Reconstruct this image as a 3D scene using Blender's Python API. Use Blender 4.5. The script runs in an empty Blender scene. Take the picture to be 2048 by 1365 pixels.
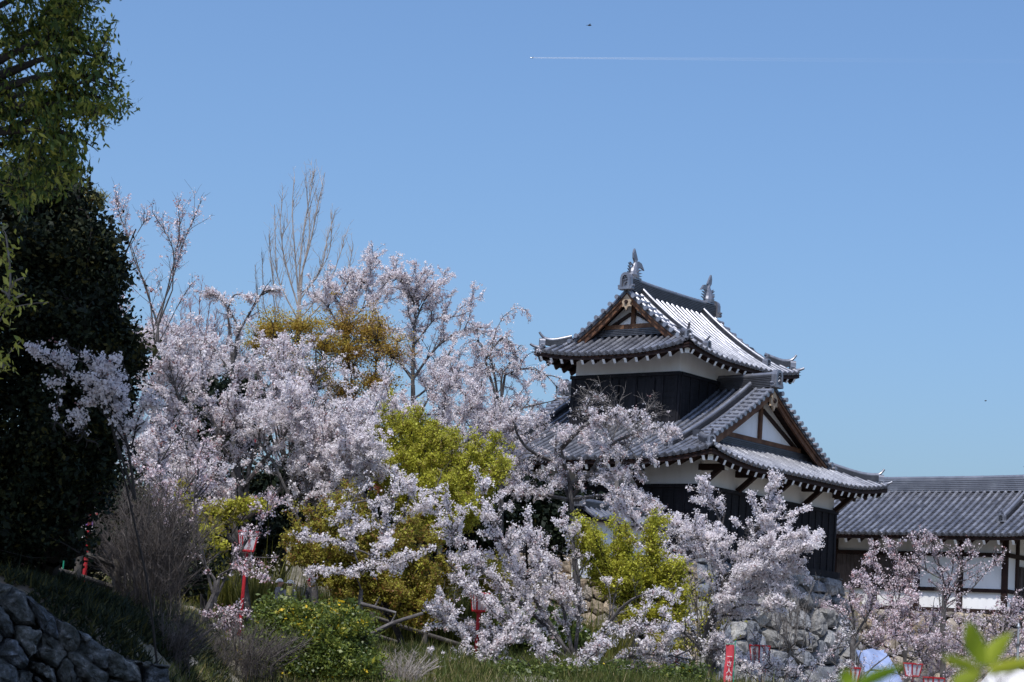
import bpy, math, random
import numpy as np
from mathutils import Vector, Matrix

# ------------------------------------------------------------------ camera, sky, sun, exposure
scene = bpy.context.scene
col = scene.collection
F = 4000.0                      # focal length in pixels of the 2048 px wide photograph
EYE = 1.6
PIT, ROL = math.radians(9.18), math.radians(4.02)
fw = np.array([0, math.cos(PIT), math.sin(PIT)])
rt0 = np.array([1.0, 0, 0]); up0 = np.cross(rt0, fw)
rt = math.cos(ROL)*rt0 + math.sin(ROL)*up0
upv = -math.sin(ROL)*rt0 + math.cos(ROL)*up0
cam_d = bpy.data.cameras.new('camera'); cam = bpy.data.objects.new('camera', cam_d); col.objects.link(cam)
cam_d.sensor_width = 36; cam_d.lens = 36*F/2048; cam_d.clip_end = 20000; cam_d.clip_start = 0.05
cam.matrix_world = Matrix(((rt[0], upv[0], -fw[0], 0), (rt[1], upv[1], -fw[1], 0), (rt[2], upv[2], -fw[2], EYE), (0, 0, 0, 1)))
cam_d.dof.use_dof = True; cam_d.dof.focus_distance = 66; cam_d.dof.aperture_fstop = 5.6
scene.camera = cam

SUN = np.array([-0.17, -0.54, 1.0]); SUN /= np.linalg.norm(SUN)
sun_el = math.asin(SUN[2]); sun_az = math.atan2(SUN[0], SUN[1])
world = bpy.data.worlds.new("World"); scene.world = world; world.use_nodes = True
wn = world.node_tree.nodes; wl = world.node_tree.links
bg = wn['Background']; bg.inputs['Strength'].default_value = 0.142
sky = wn.new('ShaderNodeTexSky'); sky.sky_type = 'NISHITA'; sky.sun_disc = False
sky.sun_elevation = sun_el; sky.sun_rotation = sun_az
sky.altitude = 0; sky.air_density = 1.2; sky.dust_density = 3.0; sky.ozone_density = 10.0
wl.new(sky.outputs[0], bg.inputs[0])
sd = bpy.data.lights.new('sun', 'SUN'); sd.energy = 3.4; sd.angle = math.radians(0.5); sd.color = (1.0, 0.965, 0.91)
so = bpy.data.objects.new('sun', sd); col.objects.link(so)
so.rotation_euler = Vector(SUN).to_track_quat('Z', 'Y').to_euler(); so.location = (0, 0, 60)
scene.view_settings.view_transform = 'Standard'; scene.view_settings.look = 'None'
scene.view_settings.exposure = 0.29; scene.view_settings.gamma = 1.0
scene.cycles.max_bounces = 5; scene.cycles.transparent_max_bounces = 6

def P(x, y, d):                 # photograph pixel + depth in metres -> world point
    v = (fw + rt*(x-1024)/F - upv*(y-682.5)/F)*d
    return np.array([v[0], v[1], v[2]+EYE])

# ------------------------------------------------------------------ materials
def new_mat(name):
    m = bpy.data.materials.new(name); m.use_nodes = True
    nt = m.node_tree; b = nt.nodes['Principled BSDF']
    return m, nt, b
def ramp(nt, fac, stops):
    r = nt.nodes.new('ShaderNodeValToRGB')
    while len(r.color_ramp.elements) < len(stops): r.color_ramp.elements.new(0.5)
    for e, (p, c) in zip(r.color_ramp.elements, stops): e.position = p; e.color = (*c, 1)
    nt.links.new(fac, r.inputs[0]); return r.outputs[0]
def noise(nt, scale, detail=4, rough=0.6, vec=None):
    n = nt.nodes.new('ShaderNodeTexNoise'); n.inputs['Scale'].default_value = scale
    n.inputs['Detail'].default_value = detail; n.inputs['Roughness'].default_value = rough
    if vec is None:
        tc = nt.nodes.new('ShaderNodeTexCoord'); vec = tc.outputs['Object']
    nt.links.new(vec, n.inputs['Vector']); return n.outputs['Fac']
def tone_out(nt):
    a = nt.nodes.new('ShaderNodeAttribute'); a.attribute_name = 'tone'; return a.outputs['Fac']
def add_bump(nt, b, h, strength=0.4, dist=0.02):
    bp = nt.nodes.new('ShaderNodeBump'); bp.inputs['Strength'].default_value = strength; bp.inputs['Distance'].default_value = dist
    nt.links.new(h, bp.inputs['Height']); nt.links.new(bp.outputs[0], b.inputs['Normal'])
def mixmul(nt, a, b_, f=1.0):
    m = nt.nodes.new('ShaderNodeMix'); m.data_type = 'RGBA'; m.blend_type = 'MULTIPLY'; m.inputs[0].default_value = f
    nt.links.new(a, m.inputs[6]); nt.links.new(b_, m.inputs[7]); return m.outputs[2]

def streaks(nt, sx, sz):
    tc = nt.nodes.new('ShaderNodeTexCoord'); mp = nt.nodes.new('ShaderNodeMapping'); mp.inputs['Scale'].default_value = (sx, sx, sz)
    nt.links.new(tc.outputs['Object'], mp.inputs[0]); return noise(nt, 1.0, 5, .65, mp.outputs[0])
def mat_streak(name, stops, sx, sz, rough=0.8, spec=0.3):
    m, nt, b = new_mat(name); h = streaks(nt, sx, sz); nt.links.new(ramp(nt, h, stops), b.inputs['Base Color'])
    b.inputs['Roughness'].default_value = rough; b.inputs['Specular IOR Level'].default_value = spec; add_bump(nt, b, h, .3, .02); return m
def mat_noise(name, stops, scale, rough=0.8, bump=0.3, bscale=None, metallic=0.0, spec=0.5, use_tone=False, bdist=0.02, hue=False):
    m, nt, b = new_mat(name)
    c = ramp(nt, noise(nt, scale), stops)
    if use_tone:
        c = mixmul(nt, c, ramp(nt, tone_out(nt), [(0.0, (0.55, 0.55, 0.57)), (1.0, (1.25, 1.23, 1.2))]))
    if hue:
        c = mixmul(nt, c, ramp(nt, tone_out(nt), [(0.0, (.45, .48, .54)), (.3, (.85, .9, 1.0)), (.6, (1.02, .98, .92)), (.8, (.7, .69, .67)), (1.0, (1.35, 1.33, 1.28))]))
        c = mixmul(nt, c, ramp(nt, noise(nt, 14, 3, .7), [(.42, (.62, .62, .6)), (.5, (1, 1, 1)), (.62, (1.0, 1.0, .98)), (.7, (1.35, 1.35, 1.3))]))
    nt.links.new(c, b.inputs['Base Color'])
    b.inputs['Roughness'].default_value = rough; b.inputs['Metallic'].default_value = metallic
    b.inputs['Specular IOR Level'].default_value = spec
    if bump: add_bump(nt, b, noise(nt, bscale or scale*4, 6), bump, bdist)
    return m

def mat_leaf(name, stops, trans=0.35, rough=0.55, spec=0.3, tcol=None):
    m, nt, b = new_mat(name)
    c = ramp(nt, tone_out(nt), stops)
    nt.links.new(c, b.inputs['Base Color']); b.inputs['Roughness'].default_value = rough
    b.inputs['Specular IOR Level'].default_value = spec
    t = nt.nodes.new('ShaderNodeBsdfTranslucent'); nt.links.new(c, t.inputs[0])
    mx = nt.nodes.new('ShaderNodeMixShader'); mx.inputs[0].default_value = trans
    nt.links.new(b.outputs[0], mx.inputs[1]); nt.links.new(t.outputs[0], mx.inputs[2])
    nt.links.new(mx.outputs[0], nt.nodes['Material Output'].inputs[0])
    return m

M = {}
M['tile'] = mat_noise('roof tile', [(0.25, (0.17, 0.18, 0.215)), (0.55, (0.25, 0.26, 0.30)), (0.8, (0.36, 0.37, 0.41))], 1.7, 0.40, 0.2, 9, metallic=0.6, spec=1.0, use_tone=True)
M['tile_pan'] = mat_noise('shaded roof pan tile', [(0.25, (0.035, 0.037, 0.046)), (0.6, (0.075, 0.079, 0.096)), (0.85, (0.15, 0.155, 0.175))], 2.3, 0.45, 0.3, 10, metallic=0.35, spec=0.9, use_tone=True)  # darkened so the shade in the gaps between round tiles sits in the colour
M['plaster'] = mat_streak('white plaster', [(0.3, (0.80, 0.795, 0.79)), (0.5, (0.88, 0.88, 0.89)), (0.7, (0.91, 0.91, 0.92))], 1.6, .5, .85)
M['white_paint'] = mat_noise('white rafter paint', [(0.3, (0.74, 0.74, 0.74)), (0.7, (0.84, 0.84, 0.84))], 3, 0.7, 0)
M['board'] = mat_streak('black stained boards', [(0.3, (0.004, 0.004, 0.006)), (0.55, (0.011, 0.0105, 0.014)), (0.75, (0.028, 0.026, 0.032))], 5, .7, .7, .25)
M['dark_wood'] = mat_noise('dark red brown wood', [(0.3, (0.014, 0.007, 0.006)), (0.7, (0.04, 0.018, 0.014))], 2.5, 0.7, 0.3, 12, spec=0.3)
M['wood'] = mat_noise('weathered brown wood', [(0.25, (0.05, 0.026, 0.018)), (0.5, (0.12, 0.056, 0.03)), (0.75, (0.21, 0.12, 0.07))], 2.0, 0.7, 0.35, 16, spec=0.3)
M['pale_wood'] = mat_noise('pale carved wood', [(0.3, (0.30, 0.20, 0.12)), (0.7, (0.52, 0.42, 0.31))], 6, 0.75, 0.4, 20)
M['grey_board'] = mat_noise('brown lattice boards', [(0.3, (0.055, 0.04, 0.036)), (0.7, (0.11, 0.085, 0.078))], 3, 0.75, 0.3, 16)
M['dark'] = mat_noise('dark recess', [(0.3, (0.006, 0.006, 0.007)), (0.7, (0.014, 0.013, 0.014))], 3, 0.9, 0)
M['stone'] = mat_noise('wall stone', [(0.25, (0.09, 0.093, 0.10)), (0.45, (0.20, 0.203, 0.215)), (0.62, (0.30, 0.295, 0.29)), (0.8, (0.38, 0.375, 0.365))], 1.1, 0.9, 0.8, 8, hue=True, bdist=0.06)
M['stone_tan'] = mat_noise('warm wall stone', [(0.25, (0.16, 0.13, 0.10)), (0.5, (0.34, 0.28, 0.22)), (0.8, (0.46, 0.40, 0.33))], 1.3, 0.9, 0.8, 8, hue=True, bdist=0.06)
M['boulder'] = mat_noise('mossy boulder', [(0.3, (0.02, 0.023, 0.018)), (0.45, (0.055, 0.06, 0.058)), (0.58, (0.12, 0.125, 0.13)), (0.7, (0.34, 0.35, 0.36))], 4.5, 0.95, 1.0, 14, hue=True, bdist=0.06)
M['bark'] = mat_noise('cherry bark', [(0.3, (0.035, 0.03, 0.03)), (0.55, (0.10, 0.09, 0.088)), (0.8, (0.24, 0.23, 0.225))], 4, 0.9, 0.5, 24)
M['bark_pale'] = mat_noise('pale bark', [(0.3, (0.22, 0.19, 0.17)), (0.7, (0.46, 0.41, 0.38))], 4, 0.9, 0.3, 24)
M['twig'] = mat_noise('grey twigs', [(0.3, (0.09, 0.08, 0.078)), (0.7, (0.26, 0.235, 0.22))], 3, 0.9, 0)
M['twig_shaded'] = mat_noise('shaded brown twigs', [(0.3, (0.045, 0.036, 0.034)), (0.7, (0.13, 0.112, 0.105))], 3, 0.9, 0)  # browner, darker copy of the grey twigs with shade put into the colour
M['twig_red'] = mat_noise('reddish twigs', [(0.3, (0.14, 0.07, 0.07)), (0.7, (0.34, 0.21, 0.21))], 3, 0.9, 0)
M['bark_dark'] = mat_noise('dark bark', [(0.3, (0.014, 0.012, 0.012)), (0.7, (0.04, 0.034, 0.032))], 4, 0.9, 0.4, 24)
M['blossom'] = mat_leaf('cherry blossom', [(0.0, (0.36, 0.19, 0.18)), (0.08, (0.58, 0.47, 0.49)), (0.3, (0.80, 0.74, 0.76)), (0.7, (0.89, 0.84, 0.86)), (1.0, (0.94, 0.91, 0.92))], 0.48, 0.8, 0.1)
M['blossom_pink'] = mat_leaf('pink cherry blossom', [(0.0, (0.36, 0.17, 0.17)), (0.12, (0.64, 0.48, 0.51)), (0.5, (0.79, 0.69, 0.73)), (1.0, (0.89, 0.82, 0.85))], 0.35, 0.8, 0.1)
M['maple'] = mat_leaf('yellow green maple leaves', [(0.0, (0.20, 0.14, 0.035)), (0.35, (0.31, 0.29, 0.04)), (0.7, (0.45, 0.45, 0.05)), (1.0, (0.60, 0.60, 0.08))], 0.45)
M['maple_brown'] = mat_leaf('bronze maple leaves', [(0.0, (0.24, 0.12, 0.04)), (0.4, (0.36, 0.22, 0.05)), (0.75, (0.44, 0.31, 0.055)), (1.0, (0.50, 0.42, 0.06))], 0.45)
M['maple_olive'] = mat_leaf('olive maple leaves', [(0.0, (0.26, 0.12, 0.04)), (0.2, (0.26, 0.19, 0.04)), (0.6, (0.31, 0.28, 0.045)), (1.0, (0.43, 0.42, 0.06))], 0.42)
M['red_leaf'] = mat_leaf('rusty red new leaves', [(0.0, (0.14, 0.04, 0.03)), (1.0, (0.36, 0.12, 0.08))], 0.4)
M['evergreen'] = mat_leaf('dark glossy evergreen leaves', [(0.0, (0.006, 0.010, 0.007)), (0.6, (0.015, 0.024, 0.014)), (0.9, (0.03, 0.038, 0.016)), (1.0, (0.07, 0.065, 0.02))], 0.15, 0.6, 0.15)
M['oak'] = mat_leaf('fresh oak leaves', [(0.0, (0.035, 0.07, 0.02)), (0.5, (0.10, 0.16, 0.035)), (0.8, (0.26, 0.29, 0.05)), (1.0, (0.48, 0.46, 0.09))], 0.45, 0.45, 0.4)
M['pine'] = mat_leaf('pine needles', [(0.0, (0.06, 0.08, 0.03)), (1.0, (0.28, 0.26, 0.09))], 0.2)
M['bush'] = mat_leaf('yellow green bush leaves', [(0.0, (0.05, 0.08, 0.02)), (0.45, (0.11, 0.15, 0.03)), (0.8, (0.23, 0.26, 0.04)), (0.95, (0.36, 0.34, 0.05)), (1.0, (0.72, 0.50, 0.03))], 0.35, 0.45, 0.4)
M['grass'] = mat_leaf('grass blades', [(0.0, (0.045, 0.06, 0.015)), (0.4, (0.10, 0.13, 0.025)), (0.65, (0.19, 0.17, 0.06)), (1.0, (0.38, 0.30, 0.17))], 0.3)
M['bamboo'] = mat_leaf('bamboo grass', [(0.0, (0.05, 0.06, 0.012)), (0.5, (0.15, 0.15, 0.025)), (1.0, (0.48, 0.40, 0.16))], 0.3)
M['fresh_leaf'] = mat_leaf('fresh green leaves', [(0.0, (0.10, 0.20, 0.012)), (0.6, (0.24, 0.36, 0.02)), (1.0, (0.50, 0.50, 0.04))], 0.5, 0.4, 0.5)
M['camellia_red'] = mat_leaf('red camellia petals', [(0.0, (0.35, 0.02, 0.02)), (1.0, (0.62, 0.05, 0.05))], 0.2)
M['red'] = mat_noise('red paint', [(0.3, (0.36, 0.012, 0.02)), (0.7, (0.50, 0.022, 0.03))], 3, 0.6, 0)
M['red_cloth'] = mat_noise('red banner cloth', [(0.3, (0.42, 0.03, 0.05)), (0.7, (0.58, 0.06, 0.08))], 5, 0.8, 0.3, 9)
M['paper'] = mat_noise('lantern panel', [(0.3, (0.60, 0.58, 0.62)), (0.7, (0.74, 0.72, 0.75))], 4, 0.6, 0)
M['purple'] = mat_noise('purple cloth', [(0.3, (0.16, 0.07, 0.30)), (0.7, (0.26, 0.13, 0.42))], 4, 0.8, 0)
M['green_pole'] = mat_noise('green pole', [(0.3, (0.01, 0.22, 0.14)), (0.7, (0.02, 0.30, 0.18))], 3, 0.5, 0)
M['tarp'] = mat_noise('pale blue tarpaulin', [(0.3, (0.20, 0.26, 0.44)), (0.7, (0.34, 0.40, 0.58))], 2, 0.6, 0.3, 4, bdist=0.1)
M['tent'] = mat_noise('white tent cloth', [(0.3, (0.55, 0.52, 0.50)), (0.7, (0.66, 0.63, 0.60))], 2, 0.8, 0.2, 4)
M['metal'] = mat_noise('galvanised metal', [(0.3, (0.32, 0.34, 0.36)), (0.7, (0.48, 0.5, 0.52))], 3, 0.4, 0, metallic=0.6)
M['log'] = mat_noise('grey log rail', [(0.3, (0.045, 0.038, 0.034)), (0.7, (0.13, 0.115, 0.10))], 4, 0.9, 0.4, 20)
M['skin'] = mat_noise('skin', [(0.3, (0.42, 0.22, 0.15)), (0.7, (0.50, 0.28, 0.19))], 4, 0.6, 0)
M['grey_cloth'] = mat_noise('grey cloth', [(0.3, (0.16, 0.16, 0.18)), (0.7, (0.26, 0.26, 0.28))], 6, 0.9, 0)
M['dark_cloth'] = mat_noise('dark cloth', [(0.3, (0.02, 0.02, 0.025)), (0.7, (0.05, 0.05, 0.055))], 6, 0.9, 0)
M['yellow_cloth'] = mat_noise('yellow cloth', [(0.3, (0.60, 0.55, 0.16)), (0.7, (0.70, 0.66, 0.25))], 6, 0.9, 0)
M['white_cloth'] = mat_noise('white cloth', [(0.3, (0.62, 0.60, 0.62)), (0.7, (0.74, 0.72, 0.72))], 6, 0.9, 0)
# the ground: grass, soil and litter in patches
def ground_mat():
    m, nt, b = new_mat('bank ground')
    c = ramp(nt, noise(nt, 0.45, 8, 0.65), [(0.3, (0.07, 0.055, 0.045)), (0.42, (0.17, 0.145, 0.12)), (0.5, (0.11, 0.10, 0.065)), (0.6, (0.24, 0.215, 0.185)), (0.8, (0.33, 0.30, 0.27))])
    nt.links.new(c, b.inputs['Base Color']); b.inputs['Roughness'].default_value = 0.95
    add_bump(nt, b, noise(nt, 5, 8), 0.8, 0.08); return m
M['ground'] = ground_mat()

# ------------------------------------------------------------------ object helpers
def tag(o, label=None, cat=None, group=None, kind=None):
    if label: o['label'] = label
    if cat: o['category'] = cat
    if group: o['group'] = group
    if kind: o['kind'] = kind
    return o
def empty(name, loc, label, cat, group=None, rot=None):
    o = bpy.data.objects.new(name, None); col.objects.link(o); o.location = tuple(loc); o.empty_display_size = 0.3
    if rot is not None: o.rotation_euler = rot
    bpy.context.view_layer.update() if False else None
    return tag(o, label, cat, group)
def adopt(o, parent):           # parent keeping the world position (all parents here are unrotated, unscaled)
    o.parent = parent
    w = Vector((0, 0, 0)); p = parent
    while p is not None: w += p.location; p = p.parent
    o.location = Vector(o.location) - w
    return o

class MB:
    def __init__(s): s.v = []; s.f = []; s.m = []; s.t = []; s.mi = 0; s.tone = 0.5
    def add(s, vs, fs, tone=None):
        n = len(s.v); s.v.extend([tuple(map(float, q)) for q in vs])
        for f in fs: s.f.append(tuple(i+n for i in f)); s.m.append(s.mi); s.t.append(s.tone if tone is None else tone)
    def obox(s, c, ax, ay, az, sx, sy, sz, tone=None):     # oriented box: centre, unit axes, full sizes
        c, ax, ay, az = map(np.asarray, (c, ax, ay, az)); vs = []
        for k in (-.5, .5):
            for j in (-.5, .5):
                for i in (-.5, .5): vs.append(c+ax*sx*i+ay*sy*j+az*sz*k)
        s.add(vs, [(0, 2, 3, 1), (4, 5, 7, 6), (0, 1, 5, 4), (2, 6, 7, 3), (0, 4, 6, 2), (1, 3, 7, 5)], tone)
    def bar(s, a, b, w, h, up=(0, 0, 1), tone=None):
        a = np.asarray(a, float); b = np.asarray(b, float); d = b-a; L = np.linalg.norm(d); d = d/L
        x = np.cross(d, up); x /= np.linalg.norm(x); z = np.cross(x, d)
        s.obox((a+b)/2, x, d, z, w, L, h, tone)
    def tube(s, pts, rad, n=6, cap=True, tone=None, a0=0.0, arc=2*math.pi):
        pts = [np.asarray(p, float) for p in pts]; k = len(pts)
        if not hasattr(rad, '__len__'): rad = [rad]*k
        full = arc > 6.2; m = n if full else n+1; vs = []; px = None
        for i, p in enumerate(pts):
            d = pts[min(i+1, k-1)]-pts[max(i-1, 0)]; d = d/(np.linalg.norm(d)+1e-9)
            r = np.array([0, 0, 1.]) if abs(d[2]) < .95 else np.array([1., 0, 0])
            x = np.cross(d, r); x /= np.linalg.norm(x)
            if px is not None and False: pass
            z = np.cross(x, d)
            for j in range(m):
                a = a0+arc*j/n; vs.append(p+rad[i]*(math.cos(a)*x+math.sin(a)*z))
        fs = []
        for i in range(k-1):
            for j in range(n if full else n):
                b = (j+1) % m; fs.append((i*m+j, i*m+b, (i+1)*m+b, (i+1)*m+j))
        if cap: fs.append(tuple(range(m-1, -1, -1))); fs.append(tuple((k-1)*m+j for j in range(m)))
        s.add(vs, fs, tone)
    def sweep(s, pts, prof, side=None, cap=True, tones=None):   # prof: list of (across, up); closed outline
        pts = [np.asarray(p, float) for p in pts]; k = len(pts); m = len(prof); vs = []
        for i, p in enumerate(pts):
            d = pts[min(i+1, k-1)]-pts[max(i-1, 0)]; d = d/np.linalg.norm(d)
            x = np.cross(d, (0, 0, 1)); x /= np.linalg.norm(x); z = np.cross(x, d)
            for (a, b) in prof: vs.append(p+a*x+b*z)
        for i in range(k-1):
            for j in range(m):
                b = (j+1) % m
                n0 = len(s.v)
        fs = [(i*m+j, i*m+(j+1) % m, (i+1)*m+(j+1) % m, (i+1)*m+j) for i in range(k-1) for j in range(m)]
        if cap: fs.append(tuple(range(m-1, -1, -1))); fs.append(tuple((k-1)*m+j for j in range(m)))
        s.add(vs, fs)
    def plate(s, pts, th):       # polygon with thickness vector th
        pts = [np.asarray(p, float) for p in pts]; n = len(pts); th = np.asarray(th, float)
        vs = [p-th/2 for p in pts]+[p+th/2 for p in pts]
        fs = [tuple(range(n-1, -1, -1)), tuple(range(n, 2*n))]+[(i, (i+1) % n, n+(i+1) % n, n+i) for i in range(n)]
        s.add(vs, fs)
    def build(s, name, mats, parent=None, smooth=False, label=None):
        if not isinstance(mats, (list, tuple)): mats = [mats]
        me = bpy.data.meshes.new(name); 
        V = np.array(s.v, float).reshape(-1, 3)
        c = (V.min(0)+V.max(0))/2 if len(V) else np.zeros(3); c = c.copy(); c[2] = V[:, 2].min()
        me.from_pydata([tuple(q) for q in V-c], [], s.f)
        for mt in mats: me.materials.append(mt)
        me.polygons.foreach_set('material_index', s.m)
        me.polygons.foreach_set('use_smooth', [bool(smooth)]*len(s.f))
        at = me.attributes.new('tone', 'FLOAT', 'FACE'); at.data.foreach_set('value', s.t)
        if smooth:
            try: me.set_sharp_from_angle(angle=math.radians(45))
            except Exception: pass
        me.update()
        o = bpy.data.objects.new(name, me); col.objects.link(o); o.location = tuple(c)
        if parent is not None: adopt(o, parent)
        if label: o['label'] = label
        return o

def np_mesh(name, V, nper, mat, tone=None, parent=None, center=None):
    """V: (N*nper,3) vertices, each consecutive nper a face"""
    V = np.asarray(V, np.float32); n = len(V)//nper
    c = V.mean(0) if center is None else np.asarray(center, np.float32)
    me = bpy.data.meshes.new(name)
    me.vertices.add(len(V)); me.vertices.foreach_set('co', (V-c).ravel())
    me.loops.add(len(V)); me.loops.foreach_set('vertex_index', np.arange(len(V), dtype=np.int32))
    me.polygons.add(n); me.polygons.foreach_set('loop_start', np.arange(0, len(V), nper, dtype=np.int32))
    me.materials.append(mat)
    at = me.attributes.new('tone', 'FLOAT', 'FACE')
    at.data.foreach_set('value', (np.full(n, .5) if tone is None else tone).astype(np.float32))
    me.update(calc_edges=True)
    o = bpy.data.objects.new(name, me); col.objects.link(o); o.location = tuple(float(q) for q in c)
    if parent is not None: adopt(o, parent)
    return o

# ------------------------------------------------------------------ the castle frame (fitted from the photograph's vanishing points)
AZ = 0.6956
U = np.array([-math.cos(AZ), math.sin(AZ), 0]); V = np.array([math.sin(AZ), math.cos(AZ), 0]); Z = np.array([0, 0, 1.0])
O1 = np.array([6.890, 69.829, 6.675+EYE])
def frame(o):
    return lambda u, v, z: o+u*U+v*V+z*Z
W1 = frame(O1)

def stack_prof(w, h, n):
    R = []; dz = h/n
    for i in range(n):
        R += [(w/2+.022, i*dz), (w/2+.022, i*dz+dz*.62), (w/2-.012, i*dz+dz*.64), (w/2-.012, (i+1)*dz)]
    return R+[(-a, b) for a, b in reversed(R)]

def ridge_piece(name, pts, w, h, n, r, parent, tone=.45, pale=False):
    m = MB(); m.mi = 0; m.tone = tone
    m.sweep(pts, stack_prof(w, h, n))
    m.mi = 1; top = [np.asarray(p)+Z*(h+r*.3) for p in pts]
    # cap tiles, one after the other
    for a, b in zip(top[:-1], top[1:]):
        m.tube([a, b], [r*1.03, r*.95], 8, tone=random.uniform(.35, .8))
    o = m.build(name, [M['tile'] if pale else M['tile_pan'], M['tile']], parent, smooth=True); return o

def densify(pts, step):
    out = [np.asarray(pts[0], float)]
    for a, b in zip(pts[:-1], pts[1:]):
        a = np.asarray(a, float); b = np.asarray(b, float); k = max(1, int(round(np.linalg.norm(b-a)/step)))
        for i in range(1, k+1): out.append(a+(b-a)*i/k)
    return out

def plaque(name, base, face, w, h, parent, curls=True):
    """ridge end tile: arch plaque with a raised frame, a carved emblem and two curls; face = outward unit vector"""
    m = MB(); m.tone = .55; x = np.cross(face, Z); x = x/np.linalg.norm(x); base = np.asarray(base, float)
    def arch(ww, hh, z0):
        R = [(-ww/2, z0), (-ww/2*.95, z0+hh*.7)]
        for i in range(7):
            a = math.pi*(1-i/6); R.append((ww/2*.92*math.cos(a), z0+hh*.7+hh*.3*math.sin(a)))
        R += [(ww/2*.95, z0+hh*.7), (ww/2, z0)]; return R
    m.plate([base+x*a+Z*b for a, b in arch(w, h, 0)], face*.14)
    outer = arch(w*.96, h*.96, h*.02); inner = arch(w*.58, h*.66, h*.16)
    n = len(outer); f = base+face*.10
    vs = [f+x*a+Z*b+face*.05 for a, b in outer]+[f+x*a+Z*b+face*.05 for a, b in inner]+[f+x*a+Z*b-face*.03 for a, b in outer]+[f+x*a+Z*b-face*.03 for a, b in inner]
    fs = []
    for i in range(n):
        j = (i+1) % n; fs += [(i, j, n+j, n+i), (2*n+i, 2*n+j, j, i), (n+i, n+j, 3*n+j, 3*n+i)]
    m.add(vs, fs)
    rr = random.Random(3)
    for i in range(9):            # carved emblem
        a = rr.uniform(-.17, .17)*w; b = h*(.3+.5*rr.random())
        c = base+x*a+Z*b+face*.09; m.tube([c, c+face*.05], [w*.07, w*.03], 6)
    if curls:
        for sgn in (-1, 1):
            c0 = base+x*sgn*w*.52+Z*h*.10
            m.tube([c0-face*.05, c0+face*.13], w*.15, 8)
            m.tube([c0+x*sgn*w*.14+Z*h*.14-face*.05, c0+x*sgn*w*.14+Z*h*.14+face*.09], w*.09, 8)
    return m.build(name, M['tile'], parent, smooth=True)

def horn(name, base, d, L, r, parent, rise=.6):
    """upturned round tile that tops a ridge end"""
    m = MB(); m.tone = .6; pts = []
    for i in range(6):
        t = i/5; pts.append(np.asarray(base)+d*L*t+Z*L*rise*t*t)
    m.tube(pts, [r*(1-.35*i/5) for i in range(6)], 8)
    return m.build(name, M['tile'], parent, smooth=True)

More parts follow.
